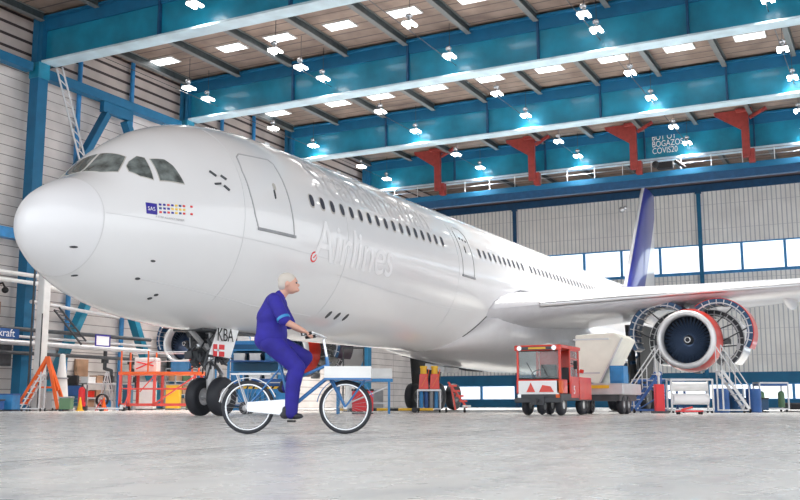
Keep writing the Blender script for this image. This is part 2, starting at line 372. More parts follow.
# white mast
t=thing('hoist_mast','tall white hoist mast standing before the first blue column','post',(-19,18.05,0))
MB().box((0,0,4.2),(.42,.42,5.1)).build('mast','whitem',t,bevel=.04)
MB().box((0,0,.85),(.5,.5,1.7)).build('pedestal','silver',t,bevel=.04)
MB().tube((-.3,-.35,.1),(-.3,-.35,6.9),.05).tube((.3,-.3,.1),(.3,-.3,4.5),.03).build('conduit','dgrey',t)
# signs
t=thing('wall_sign','dark blue sign with white lettering at the left edge','sign',(-19.9,16.2,3.55))
MB().box((0,0,0),(.06,2.6,.46)).build('panel','mblue',t)
text('kraft',.5,'lettering','lett',t,(.035,.1,-.14),(PI/2,0,PI/2))
t=thing('framed_notice','small white notice in a blue frame above the pipe rack','sign',(-19.9,22.9,3.55))
MB().box((0,0,0),(.04,.95,.5)).build('sheet','lett',t)
MB().box((.02,0,.27),(.05,1.05,.06)).box((.02,0,-.27),(.05,1.05,.06)).box((.02,-.5,0),(.05,.06,.5)).box((.02,.5,0),(.05,.06,.5)).build('frame','purple',t)
tag(MB().box((-21.2,17.6,2.6),(.5,.95,1.0)).box((-20.93,17.6,2.6),(.04,.85,.85)).build('junction_box','dgrey',bevel=.02),'dark wall cabinet below the blue lettered sign','cabinet')
tag(MB().box((-21.7,17.5,4.9),(.12,.7,.6)).box((-21.62,17.5,4.9),(.05,.55,.45)).build('air_grille','brown'),'small brown grille on the left wall beside the first column','grille')
b=MB().path([(-21.6,17.5,6.0),(-21.2,17.5,6.05),(-21.0,17.5,5.8)],.05); b.ball((-21.0,17.5,5.7),.16); tag(b.build('wall_lamp','black'),'small black wall lamp beside the first column','lamp')
# ------------------------------------------------------------------ hanging beam with walkway & red hangers
t=thing('walkway_beam','pale topped blue walkway beam hung from the red hangers','beam',(0,52.5,15.45))
MB().b2((-21.5,-.1,.55),(34,.5,.95)).build('upper_chord','blue2',t)
MB().b2((-21.5,-.0,0),(34,.4,.55)).build('lower_chord','navy',t)
b=MB()
for k in range(26): b.tube((-20.5+2.05*k,.3,.95),(-20.5+2.05*k,.3,1.9),.03,seg=6)
b.build('railing_post','whitem',t)
MB().tube((-21,.3,1.88),(34,.3,1.88),.035,seg=6).tube((-21,.3,1.45),(34,.3,1.45),.025,seg=6).build('handrail','grey',t)
hx=(-14.2,-6.5,1.05,8.6,16.2); hg=None
hn=['leftmost of the row, above the fuselage','second from the left','third from the left, above the tail fin','second from the right edge, right of the writing','rightmost']
for j,xx in enumerate(hx[:4]):
    lab='red steel hanger with a triangular bracket, '+hn[j]
    if hg is None:
        hg=thing('steel_hanger',lab,'hanger',(xx,51.9,16.3),group='red hangers under the roof')
        MB().b2((-.24,-.15,.3),(.24,.15,3.6)).b2((.1,0,0),(.5,.5,.9)).build('post','red',hg)
        MB().prism([(-.2,-.12,2.2),(-.2,-.12,3.6),(-2.0,-.12,3.6),(-1.9,-.12,3.35)],(0,.2,0)).bar((.3,0,3.0),(1.4,0,3.55),.2).build('bracket','red',hg)
        MB().b2((-.5,-.5,3.4),(.5,.5,3.6)).build('top_plate','red',hg)
    else: dup(hg,(xx,51.9,16.3),label=lab)
b=MB(); b.box((3.2,51.9,16.65),(1.1,.5,.45)).ball((2.6,51.7,16.75),.25).tube((3.9,51.8,16.9),(4.6,51.8,16.3),.12)
tag(b.build('trolley_winch','black',bevel=.03),'black winch trolley sitting on the walkway beam above the wing','winch')
b=MB().tube((-3.9,67.9,18),(-3.9,67.85,17.2),.05).ball((-3.9,67.7,17),.28).ball((-3.6,67.6,17.1),.2)
tag(b.build('floodlight','mirror'),'small floodlight hanging on the back wall left of the tail fin','lamp')
# ------------------------------------------------------------------ aircraft
AC=thing('jet_airliner','large white four engine jet airliner parked in the hangar, nose to the left','airplane')
K=[(0,4.35,.02,.02,.02),(.05,4.35,.27,.24,.24),(.15,4.35,.47,.43,.43),(.3,4.36,.70,.64,.64),(.5,4.38,.93,.80,.84),(.75,4.4,1.14,.94,1.04),(1,4.42,1.32,1.05,1.22),(1.3,4.46,1.49,1.15,1.42),(1.6,4.5,1.64,1.28,1.6),(1.95,4.55,1.80,1.60,1.78),(2.4,4.62,1.97,1.98,1.97),(2.8,4.68,2.1,2.22,2.12),(3.2,4.75,2.22,2.40,2.27),(3.7,4.83,2.34,2.55,2.42),(4.2,4.9,2.45,2.66,2.54),(5,4.98,2.6,2.76,2.68),(5.9,5.04,2.71,2.82,2.77),(7,5.08,2.78,2.835,2.81),(8.5,5.1,2.82,2.82,2.82),(20,5.17,2.82,2.82,2.82),(44,5.31,2.82,2.82,2.82),(48,5.45,2.7,2.75,2.62),(52,5.75,2.4,2.5,2.25),(56,6.15,1.85,2.05,1.75),(60,6.55,1.15,1.45,1.15),(62.5,6.8,.6,.85,.65),(63.7,6.95,.25,.3,.25)]
def sec(X):
    if X<=0: return list(K[0][1:])
    for i in range(len(K)-1):
        a,b=K[i],K[i+1]
        if X<=b[0]:
            # Catmull-Rom style hermite for a smooth skin
            p=K[i-1] if i>0 else a; n=K[i+2] if i+2<len(K) else b; h=b[0]-a[0]; t=(X-a[0])/h; out=[]
            for k in range(1,5):
                s0=(b[k]-a[k])/h
                m0=((a[k]-p[k])/(a[0]-p[0])+s0)/2 if i>0 else s0*1.3
                m1=((n[k]-b[k])/(n[0]-b[0])+s0)/2 if i+2<len(K) else s0
                out.append((2*t**3-3*t*t+1)*a[k]+(t**3-2*t*t+t)*h*m0+(-2*t**3+3*t*t)*b[k]+(t**3-t*t)*h*m1)
            return out
    return list(K[-1][1:])
def hull(X,z,off=0,side=1):
    zw,w,ht,hb=sec(X); h=ht if z>zw else hb; q=max(-.999,min(.999,(z-zw)/h))
    c=math.sqrt(1-q*q); n=Vector((c/w,0,q/h)).normalized()
    return Vector((side*(w*c+n.x*off),X,z+n.z*off))
def ring(X,N=72,off=0):
    zw,w,ht,hb=sec(X); r=[]
    for i in range(N):
        a=2*PI*i/N; s=math.sin(a); r.append((( w+off)*math.cos(a),X,zw+((ht if s>0 else hb)+off)*s))
    return r
xs=[0,.02,.05,.1,.15,.22,.3,.4,.5,.62,.75,.88,1.0]
MB().loft([ring(x) for x in xs],cap=True).build('radome','rad',AC,smooth=40)
xs=[1.0+.15*i for i in range(30)]; xs=[x for x in xs if x<5.4]+[5.5+.5*i for i in range(117)]+[63.7]
MB().loft([ring(x) for x in xs if x<=63.7],cap=True).build('fuselage','white',AC,smooth=40)
b=MB(); b.lathe([(0,0)],(0,0,0)) if False else None
N=72; a=ring(1.0,N,.004); c=ring(1.02,N,.004); MB().loft([a,c],cap=False).build('radome_seam','skinseam',AC)
def patch(poly,off=.012,sub=4,side=1,bmat='glass',name='pane',parent=AC,th=.03):
    """shape on the skin; poly in (X,z) convex order"""
    cx=sum(p[0] for p in poly)/len(poly); cz=sum(p[1] for p in poly)/len(poly)
    out=[]
    for i,p in enumerate(poly):
        q=poly[(i+1)%len(poly)]
        for k in range(sub): out.append((p[0]+(q[0]-p[0])*k/sub,p[1]+(q[1]-p[1])*k/sub))
    b=MB().b if False else bmesh.new()
    rings=[]
    for f in (1,.75,.5,.25):
        rings.append([b.verts.new(hull(cx+(p[0]-cx)*f,cz+(p[1]-cz)*f,off,side)) for p in out])
    low=[b.verts.new(hull(p[0],p[1],off-th,side)) for p in out]
    ce=b.verts.new(hull(cx,cz,off,side)); n=len(out)
    for r0,r1 in [(low,rings[0])]+list(zip(rings,rings[1:])):
        for i in range(n): b.faces.new((r0[i],r0[(i+1)%n],r1[(i+1)%n],r1[i]))
    for i in range(n): b.faces.new((rings[-1][i],rings[-1][(i+1)%n],ce))
    m=MB(); m.b.free(); m.b=b
    return m.build(name,bmat,parent,smooth=40)
def line(pts,wd=.02,off=.006,name='seam',m='seam',side=1,parent=AC,closed=False,build=True,b=None):
    """thin strip on the skin following (X,z) points"""
    b=b or MB(); P=[]
    if closed: pts=pts+[pts[0]]
    for (p,q) in zip(pts,pts[1:]):
        n=max(1,int(math.hypot(q[0]-p[0],q[1]-p[1])/.08))
        for k in range(n): P.append((p[0]+(q[0]-p[0])*k/n,p[1]+(q[1]-p[1])*k/n))
    P.append(pts[-1])
    for p,q in zip(P,P[1:]): b.bar(hull(*p,off-wd*.2,side),hull(*q,off-wd*.2,side),wd,wd)
    return b.build(name,m,parent) if build else b
def oval(cx,cz,w,h,n=14,e=2.6):
    o=[]
    for i in range(n):
        a=2*PI*i/n; c,s=math.cos(a),math.sin(a)
        o.append((cx+w/2*abs(c)**(2/e)*(1 if c>0 else -1),cz+h/2*abs(s)**(2/e)*(1 if s>0 else -1)))
    return o
def wz(X): return 5.88+.0145*(X-7.4)
wx=[7.42+.535*i for i in range(17)]+[19.45+.535*i for i in range(42) if i not in (10,)]
for i,X0 in enumerate(wx):
    f=patch(oval(X0,wz(X0),.27,.42),.004,1,bmat='wframe',name='cabin_window')
    patch(oval(X0+.01,wz(X0)+.01,.2,.34),.012,1,bmat='glass' ,name='window_pane',parent=f)
    if i==0: f['label']='foremost cabin window, fully dark'
# cockpit glazing: both sides
def skin(X,ang,off=0):
    zw,w,ht,hb=sec(X); s=math.sin(ang); return Vector(((w+off)*math.cos(ang),X,zw+((ht if s>0 else hb)+off)*s))
def apatch(poly,off,m,name,side,parent=AC):
    """pane on the skin, corners in (station, degrees round the section)"""
    cx=sum(p[0] for p in poly)/len(poly); ca=sum(p[1] for p in poly)/len(poly); out=[]
    for i,p in enumerate(poly):
        q=poly[(i+1)%len(poly)]
        for k in range(6): out.append((p[0]+(q[0]-p[0])*k/6,p[1]+(q[1]-p[1])*k/6))
    mb=MB(); b=mb.b; rings=[]
    def pt(X,a,o_):
        v=skin(X,R(a),o_); v.x*=side; return v
    low=[b.verts.new(pt(p[0],p[1],off-.03)) for p in out]
    for f in (1,.8,.6,.4,.2): rings.append([b.verts.new(pt(cx+(p[0]-cx)*f,ca+(p[1]-ca)*f,off)) for p in out])
    ce=b.verts.new(pt(cx,ca,off)); n=len(out)
    for r0,r1 in [(low,rings[0])]+list(zip(rings,rings[1:])):
        for i in range(n): b.faces.new((r0[i],r0[(i+1)%n],r1[(i+1)%n],r1[i]))
    for i in range(n): b.faces.new((rings[-1][i],rings[-1][(i+1)%n],ce))
    return mb.build(name,m,parent,smooth=40)
WS=[(1.535,88.5),(1.55,78),(1.57,69),(1.745,56),(2.10,63.5),(2.09,76),(2.085,88.5)]
S1=[(1.94,54.8),(1.885,48.7),(1.995,38.5),(2.2,30.7),(2.32,51.1),(2.24,56.6),(2.045,57.0)]
S2=[(2.405,47.4),(2.34,27.8),(2.885,21.4),(2.78,35.4),(2.67,42.3)]
for side in (1,-1):
    for P_,nm in ((WS,'windshield'),(S1,'side_window'),(S2,'side_window')):
        c0=sum(p[0] for p in P_)/len(P_); a0=sum(p[1] for p in P_)/len(P_)
        f=apatch([(c0+(p[0]-c0)*1.07,min(89.6,a0+(p[1]-a0)*1.07)) for p in P_],.006,'wframe',nm,side)
        apatch(P_,.014,'cglass','pane',side,f)
# doors
def door(x0,x1,z0,z1,nm='cabin_door',w=.03,tl=None):
    cz=(z1-z0); r=.22
    pts=[(x0,z0),(x1,z0),(x1+.0,z1-r),(x1-r,z1),(x0+r,z1),(x0,z1-r)]
    pts=tl or pts; d=line(pts,w,.006,nm,'seam',closed=True)
    line([(x0-.06,z0-.02),(x1+.06,z0-.02)],.07,.02,'door_sill','grey',parent=d)
    patch(oval((x0+x1)/2,z1-.75,.12,.2),.008,1,bmat='wframe',name='door_window',parent=d)
    patch(oval((x0+x1)/2-.05,z0+1.0,.05,.26,8),.02,1,bmat='dgrey',name='door_handle',parent=d)
    return d
door(5.12,6.5,4.75,6.72,tl=[(5.08,4.74),(6.51,4.76),(6.38,5.43),(6.28,6.1),(6.2,6.7),(6.05,6.8),(4.95,6.72),(4.80,6.6),(4.75,6.2),(4.83,5.56),(4.94,5.06)]); door(17.55,18.6,5.0,6.85)
door(44.0,45.0,5.2,7.0)
# small skin details
for (X0,z0,w_,h_) in ((.66,3.76,.13,.04),(1.11,3.2,.07,.03),(2.29,3.6,.12,.05),(2.2,3.2,.12,.05),(2.9,2.82,.1,.05),(2.95,2.9,.1,.05)):
    patch(oval(X0,z0,w_,h_,8,2),.012,1,bmat='dgrey',name='drain_port')
b=MB()
for (p,q) in (((3.68,5.98),(3.84,5.88)),((3.98,5.92),(4.12,5.84)),((3.74,5.66),(3.92,5.70)),((4.0,5.66),(4.14,5.56))): line([p,q],.05,.02,build=False,b=b)
b.build('static_vent','dgrey',AC)
line([(1.05,4.55),(4,4.45),(9,4.35)],.014,.003,'skin_seam','skinseam')
line([(2.2,3.2),(6,2.9),(9,2.85)],.016,.003,'skin_seam','skinseam'); line([(9,4.0),(16,3.75),(19,3.8)],.014,.003,'skin_seam','skinseam')
line([(17.2,3.0),(17.2,6.9)],.014,.003,'skin_seam','skinseam'); line([(4.6,2.9),(4.6,7.4)],.012,.003,'skin_seam','skinseam'); line([(9.2,2.9),(9.2,7.4)],.012,.003,'skin_seam','skinseam')
pt=patch(oval(7.56,4.33,.3,.3,14,2),.008,1,bmat='lred',name='warning_mark'); patch(oval(7.56,4.33,.21,.21,14,2),.014,1,bmat='lett',name='mark_centre',parent=pt); line([(7.52,4.30),(7.62,4.40)],.03,.02,'mark_hand','lred',parent=pt)
for X0 in (17.9,18.15,18.4): patch(oval(X0,6.42-.1*(X0-17.9),.12,.1,8,2),.012,1,bmat='dgrey',name='vent_slot')
# blade antennas
for X0,zz in ((8.7,1),(13,1)): 
    zt=sec(X0)[0]+sec(X0)[2]
    MB().prism([(-.02,X0,zt-.05),(-.02,X0+.4,zt-.05),(-.02,X0+.45,zt+.35),(-.02,X0+.25,zt+.35)],(.04,0,0)).build('blade_antenna','white',AC)
# lettering wrapped onto the skin
def skin_text(txt,X0,z0,size,m,name,parent=AC,off=.012,maxe=.18,sx=1,zmap=None):
    cu=bpy.data.curves.new('tmp','FONT'); cu.body=txt; cu.size=size; cu.resolution_u=4
    o=bpy.data.objects.new('tmp',cu); C.objects.link(o); dg=bpy.context.evaluated_depsgraph_get(); me=bpy.data.meshes.new_from_object(o.evaluated_get(dg)); 
    b=bmesh.new(); b.from_mesh(me); bpy.data.objects.remove(o); bpy.data.meshes.remove(me)
    bmesh.ops.triangulate(b,faces=b.faces)
    for _ in range(4):
        es=[e for e in b.edges if e.calc_length()>maxe]
        if not es: break
        bmesh.ops.subdivide_edges(b,edges=es,cuts=1); bmesh.ops.triangulate(b,faces=b.faces)
    for v in b.verts:
        x_,y_=v.co.x*sx,v.co.y
        if zmap: v.co=zmap(X0+x_,y_)
        else: v.co=hull(X0+x_,z0+y_,off)
    mb=MB(); mb.b.free(); mb.b=b
    return mb.build(name,m,parent)
skin_text('Airlines',7.5,4.28,1.62,'lett','airline_lettering',sx=.92)
def up(X,y): # upper side of the fuselage, measured along the girth
    zw,w,ht,hb=sec(X); a=R(24)+y/2.82; r=.012
    return Vector(((w+r)*math.cos(a),X,zw+(ht+r)*math.sin(a)))
skin_text('Scandinavian',7.9,0,1.75,'lett2','airline_lettering',sx=.85,zmap=up)
# logo cluster on the nose
lg=patch([(1.88,4.64),(2.12,4.64),(2.12,4.90),(1.88,4.90)],.012,2,bmat='purple',name='logo_panel')
skin_text('SAS',1.90,4.72,.125,'lett','logo_lettering',parent=lg,off=.022,sx=.85)
cols=['purple','purple','lred','purple','lyel','lnavy','lred',None,'lred']
cols2=['lnavy','purple','purple','lyel','lyel','lyel','lyel',None,None]; cols3=['lred','purple','lred','purple','lyel','lnavy','lred',None,'lred']
for r_,cc in enumerate((cols,cols2,cols3)):
    for i,cn in enumerate(cc):
        if cn is None: continue
        X0=2.2+.098*i; z0=4.895-.09*r_+.008*i
        patch([(X0-.025,z0-.022),(X0+.025,z0-.022),(X0+.025,z0+.022),(X0-.025,z0+.022)],.016,1,bmat=cn,name='flag_dot',parent=lg)
skin_text('A STAR ALLIANCE MEMBER',2.08,4.575,.07,'seam','small_lettering',parent=lg,off=.012,sx=.85)
# belly fairing
def fr(X,w,zb,zt,N=40):
    r=[]; zc=(zb+zt)/2
    for i in range(N):
        a=2*PI*i/N; c,s=math.cos(a),math.sin(a)
        r.append((w*abs(c)**.75*(1 if c>0 else -1),X,zc+(zt-zb)/2*abs(s)**.8*(1 if s>0 else -1)))
    return r
FA=[(19.5,.8,2.36,2.7),(19.9,1.6,2.33,3.2),(20.4,2.3,2.28,3.8),(21.2,2.80,2.2,4.5),(22.5,3.0,2.1,4.9),(25,3.12,1.95,5.1),(30,3.18,1.82,5.1),(36,3.1,1.9,4.9),(40,2.9,2.1,4.5),(43,2.3,2.35,3.8),(45,1.6,2.6,3.3)]
MB().loft([fr(*f) for f in FA]).build('belly_fairing','fair',AC,smooth=50)
# wings
def foil(y_le,c,z,x,t,n=14,camber=.02):
    up_=[];lo=[]
    for i in range(n+1):
        u=(1-math.cos(PI*i/n))/2
        yt=t/.2*(.2969*math.sqrt(u)-.126*u-.3516*u*u+.2843*u**3-.1015*u**4)
        cm=camber*4*u*(1-u); up_.append((x,y_le+u*c,z+(cm+yt)*c)); lo.append((x,y_le+u*c,z+(cm-yt)*c))
    return up_+lo[-2:0:-1]
for side in (1,-1):
    S=[(2.2,20.3,12.6,3.95,.135),(2.9,20.9,11.9,4.05,.13),(4.2,21.9,10.9,4.22,.125),(9.4,25.3,7.8,4.76,.12),(15,29.1,6.2,5.32,.11),(22,33.8,4.6,6.05,.10),(29.2,38.7,2.6,6.95,.10)]
    rings=[foil(yl,c,z,side*x_,t) for x_,yl,c,z,t in S]
    if side<0: rings=[r for r in rings]
    MB().loft(rings).build('wing','wing',AC,smooth=35)
    MB().prism([(side*29.1,38.9,6.95),(side*29.15,40.9,7.0),(side*29.9,41.9,9.2),(side*29.8,41.0,9.2)],(side*.08,0,0)).build('winglet','tail',AC)
    for xx,yl in ((6.6,31.5),(12.6,33),(17.5,35.2)):
        MB().ball((side*xx,yl-1.2,3.75+.095*xx),1,(.26,2.4,.42)).build('flap_track_fairing','wing',AC,smooth=60)
    # slat edge
    b=MB()
    for (p,q) in zip(S[2:],S[3:]):
        b.tube((side*p[0],p[1]+.05,p[3]+.02),(side*q[0],q[1]+.05,q[3]+.02),.10*p[2]/8,.10*q[2]/8,seg=10)
    b.build('leading_edge_slat','steel',AC,smooth=40)
# wing root light
MB().ball((3.02,22.0,4.28),.2,(1,.6,1)).build('landing_light','dgrey',AC,smooth=60)
line([(20.2,2.38),(19.93,2.45),(19.85,2.71),(20.2,3.18),(20.85,3.92),(21.45,4.44),(22.4,4.77),(23.5,5.01),(26.7,5.2)],.04,.012,'fairing_seam','dgrey')
# tail
MB().loft([foil(52.6,9.6,0,0,.09),foil(59.0,3.9,0,0,.09)]) if False else None
def vfoil(yl,c,z,t=.1,n=12):
    r=[]
    f=foil(yl,c,0,0,t,n,0)
    return [(p[2],p[1],z) for p in f]
MB().loft([vfoil(50.0,10.2,7.2),vfoil(52.3,9.0,8.4),vfoil(58.3,4.3,16.2),vfoil(58.9,3.7,16.8)]).build('vertical_fin','fin',AC,smooth=40)
b=MB()
for (y0,z0),(y1,z1) in (((50.0,7.2),(52.3,8.4)),((52.3,8.4),(58.3,16.2)),((58.3,16.2),(58.9,16.8))): b.tube((0,y0+.06,z0),(0,y1+.06,z1),.12,seg=10)
b.build('fin_leading_edge','white',AC,smooth=40)
for side in (1,-1):
    MB().loft([foil(56.5,4.9,6.7,side*.5,.1),foil(61.8,2.0,7.9,side*9.6,.1)]).build('tailplane','wing',AC,smooth=40)
# engines
def engine(x,y,z,opened,tagl,full=True):
    AX=Vector((0,1,0)); c=(x,y,z)
    lip=MB().lathe([(.94,.55),(.93,.25),(.94,.1),(.98,.02),(1.03,0),(1.09,.03),(1.14,.12),(1.17,.3),(1.18,.5)],c,AX,64).build('inlet_lip','lipm' ,AC,smooth=60)
    lip['label']=tagl
    MB().lathe([(.92,1.3),(.94,.5)],c,AX,64).build('inlet_duct','fand',lip,smooth=60)
    b=MB()
    for k in range(36):
        a=2*PI*k/36; rr=[]
        for r,tw in ((.2,.25),(.55,.5),(.92,.85)):
            u=Vector((math.cos(a),0,math.sin(a))); tvec=Vector((-math.sin(a),0,math.cos(a)))
            d=tvec*math.cos(tw)*.07+Vector((0,1,0))*math.sin(tw)*.12
            p=Vector(c)+Vector((0,.75,0))+u*r+tvec*r*.04
            w=.7 if r<.3 else 1
            q=Vector((0,1,0))*.012
            rr.append([p-d*w-q,p+d*w-q,p+d*w+q,p-d*w+q])
        b.loft(rr)
    b.build('fan_blade','fan',lip)
    MB().lathe([(.001,.42),(.06,.45),(.13,.55),(.2,.7),(.22,.85)],c,AX,32).lathe([(.93,1.0),(.001,1.0)],c,AX,32).build('spinner','dgrey',lip,smooth=50)
    sw=MB(); sw.torus((x,y+.5,z),AX,.1,.02,16,6); sw.build('spinner_spiral','lett',lip)
    # fan case (red band), then core with plumbing
    MB().lathe([(1.165,.22),(1.2,.45),(1.27,.9),(1.27,1.1),(1.2,1.15),(1.14,1.1)],c,AX,64).build('fan_cowl_ring','redp',AC,smooth=50)
    if opened:
        MB().lathe([(1.13,.9),(1.13,1.9),(.95,2.2),(.8,2.6),(.72,3.6),(.6,4.4),(.5,4.9),(.3,4.9)],c,AX,40).build('engine_core','dgrey',AC,smooth=50)
        rnd=random.Random(3); b=MB()
        for k in range(46):
            a=rnd.uniform(0,2*PI); y0=rnd.uniform(1.0,1.7); a2=a+rnd.uniform(-.5,.5); 
            pts=[]
            for s in range(4):
                aa=a+(a2-a)*s/3; r=1.18 if y0+s*.4<2 else .98
                pts.append(Vector(c)+Vector((r*math.cos(aa),y0+s*.4,r*math.sin(aa))))
            b.path(pts,rnd.uniform(.015,.04),6)
        b.build('engine_plumbing','silver',AC)
        for k in range(10):
            a=rnd.uniform(0,2*PI); b=MB(); b.box(Vector(c)+Vector((1.12*math.cos(a),rnd.uniform(1.2,3),1.12*math.sin(a))),(.3,.5,.25),ry=-a); b.build('accessory_box','grey',AC,bevel=.02)
        # raised cowl doors: curved shells hinged on the pylon
        for side in (1,-1):
            for ci,(r,y0,y1,al) in enumerate(((1.36,1.0,2.2,R(50)),(1.27,2.3,4.2,R(30)))):
                hinge=Vector((x+side*.22,0,z+r*.98)); 
                def pl(rad,t,yy):
                    # t: 0 at top hinge -> 1 at bottom; angle on circle
                    ang=R(80)-R(160)*t; p=Vector((side*rad*math.cos(ang),0,rad*math.sin(ang)))+Vector((x,0,z))-hinge
                    ca,sa=math.cos(al),math.sin(al)
                    px=p.x*side; pz=p.z
                    qx=px*ca-pz*sa; qz=px*sa+pz*ca
                    return Vector((hinge.x+side*qx,y+yy,hinge.z+qz))
                n=28; b=MB()
                prof=[[pl(r,i/n,y0) ,pl(r,i/n,y1),pl(r-.09,i/n,y1-.02),pl(r-.09,i/n,y0+.02)] for i in range(n+1)]
                cw=b.loft(prof).build('open_cowl_door',('redp' if side>0 and x>0 else 'tail2') if ci==0 else 'white',AC,smooth=30)
                b=MB()
                prof=[[pl(r-.03,i/n,y0-.015),pl(r-.09,i/n,y1-.05),pl(r-.24,i/n,y1-.08),pl(r-.26,i/n,y0-.015)] for i in range(n+1)]
                b.loft(prof)
                b.build('cowl_lining','navy' if ci==0 else 'dgrey',cw,smooth=30)
                b=MB()
                for i in range(1,12,1): b.path([pl(r-.05,i/12,y0-.03),pl(r-.25,i/12,y0-.03),pl(r-.27,i/12,y1-.1)],.02,6)
                for yy in (y0+.03,(y0+y1)/2,y1-.05):
                    b.path([pl(r-.2,i/16,yy-.04) for i in range(17)],.03,6)
                for k in range(14): b.box(pl(r-.22,rnd.uniform(.1,.95),rnd.uniform(y0,y1-.2)),(.14,.2,.12))
                b.build('cowl_rib','silver',cw)
                b=MB().tube(pl(r-.1,.75,y0+.2),Vector((x+side*.9,y+y0+.3,z-.2)),.025).tube(pl(r-.1,.45,y0+.25),Vector((x+side*.8,y+y0+.3,z+.5)),.025)
                b.build('hold_open_rod','dgrey',cw)
    else:
        MB().lathe([(1.18,.5),(1.22,1.2),(1.2,2.4),(1.08,3.6),(.85,4.9),(.7,5.2),(.6,5.1)],c,AX,48).build('nacelle','white',AC,smooth=50)
    # pylon
    s=1
    MB().prism([(x-.18,y+1.0,z+1.0),(x-.18,y+2.0,z+1.45),(x-.18,y+3.2,z+1.9),(x-.18,y+7,z+1.75),(x-.18,y+5.5,z+1.0),(x-.18,y+4.5,z+.5),(x-.18,y+1.2,z+.6)],(.36,0,0)).build('pylon','fair',AC,bevel=.05)
engine(9.37,24.22,2.84,True,'bright inlet ring of the opened engine at right')
engine(-9.37,24.22,2.84,True,'bright inlet ring of the opened engine behind the cyclist')
engine(-19.2,28.0,3.69,True,'bright inlet ring of the far engine left of the nose gear')
engine(19.2,28.0,3.69,False,'inlet ring of the outer near engine')
# gear wheels
def wheel(c,r,w,parent,hub=.45,nm='wheel',light=True):
    x,y,z=c; ax=(1,0,0)
    p=[(r*hub,-w*.42),(r*.75,-w*.5),(r*.93,-w*.42),(r*.99,-w*.25),(r,0),(r*.99,w*.25),(r*.93,w*.42),(r*.75,w*.5),(r*hub,w*.42)]
    o=MB().lathe(p,c,ax,40).build(nm,'tyre',parent,smooth=50)
    b=MB()
    for s in (1,-1): b.lathe([(r*hub+.01,s*w*.42),(r*hub*.9,s*w*.25),(r*hub*.45,s*w*.22),(r*hub*.35,s*w*.42),(.001,s*w*.44)],c,ax,28)
    b.build('wheel_hub','silver' if light else 'grey',o,smooth=40)
    return o
ng=MB(); ng.tube((0,6.67,.52),(0,6.5,2.6),.12).tube((0,6.67,.45),(0,6.6,1.5),.085).tube((-.5,6.67,.525),(.5,6.67,.525),.075).bar((0,6.6,1.5),(0,8.2,2.6),.12).bar((0,6.6,1.7),(0,5.4,2.5),.1)
ng=ng.build('nose_gear_strut','silver',AC,smooth=40)
wheel((-.36,6.67,.525),.525,.33,AC,nm='nose_wheel'); wheel((.36,6.67,.525),.525,.33,AC,nm='nose_wheel')
MB().bar((0,6.85,.75),(0,7.15,1.15),.14,.06).bar((0,7.15,1.15),(0,6.75,1.5),.14,.06).build('torque_link','steel',ng)
b=MB()
rnd=random.Random(5)
for k in range(60):
    p=Vector((rnd.uniform(-.42,.42),6.55+rnd.uniform(-.5,.5),rnd.uniform(1.1,2.4))); b.tube(p,p+Vector((rnd.uniform(-.2,.2),rnd.uniform(-.2,.2),rnd.uniform(-.4,.4))),rnd.uniform(.015,.05),seg=6)
for k in range(26): b.box((rnd.uniform(-.45,.45),6.6+rnd.uniform(-.5,.7),rnd.uniform(1.45,2.35)),(.16,.22,.2),rx=rnd.uniform(0,1))
b.build('gear_hydraulics','dgrey',ng)
for sx in (-.22,.22):
    MB().ball((sx,6.3,1.55),.11,(1,.6,1)).build('taxi_light','mirror',ng,smooth=60); MB().ball((sx,6.35,1.9),.09,(1,.6,1)).build('taxi_light','mirror',ng,smooth=60)
def flatdoor(name,poly,side,m,th=.05): return MB().prism(poly,(side*th,0,0)).build(name,m,AC,bevel=.01)
d=flatdoor('nose_gear_door',[(.62,5.72,1.62),(.62,6.62,1.55),(.55,7.1,2.45),(.55,6.2,2.45)],1,'lett'); 
text('KBA',.5,'registration_letters','black',d,(.69,5.98,2.0),(PI/2,0,PI/2),.76)
fl=MB().b2((.675,5.85,1.58),(.70,6.3,1.90)).build('flag_emblem','lred',d)
MB().b2((.70,5.85,1.715),(.705,6.3,1.765)).b2((.70,5.99,1.58),(.705,6.05,1.90)).build('flag_cross','lett',fl)
flatdoor('nose_gear_door',[(-.62,6.55,1.6),(-.62,7.55,1.5),(-.55,7.7,2.45),(-.55,6.35,2.45)],-1,'grey')
flatdoor('gear_door_edge',[(-.6,6.5,1.62),(-.6,6.6,1.62),(-.53,7.4,2.35),(-.53,7.3,2.35)],1,'lred')
MB().b2((-.5,5.6,2.26),(.5,8.0,2.5)).build('nose_gear_bay','dgrey',AC)
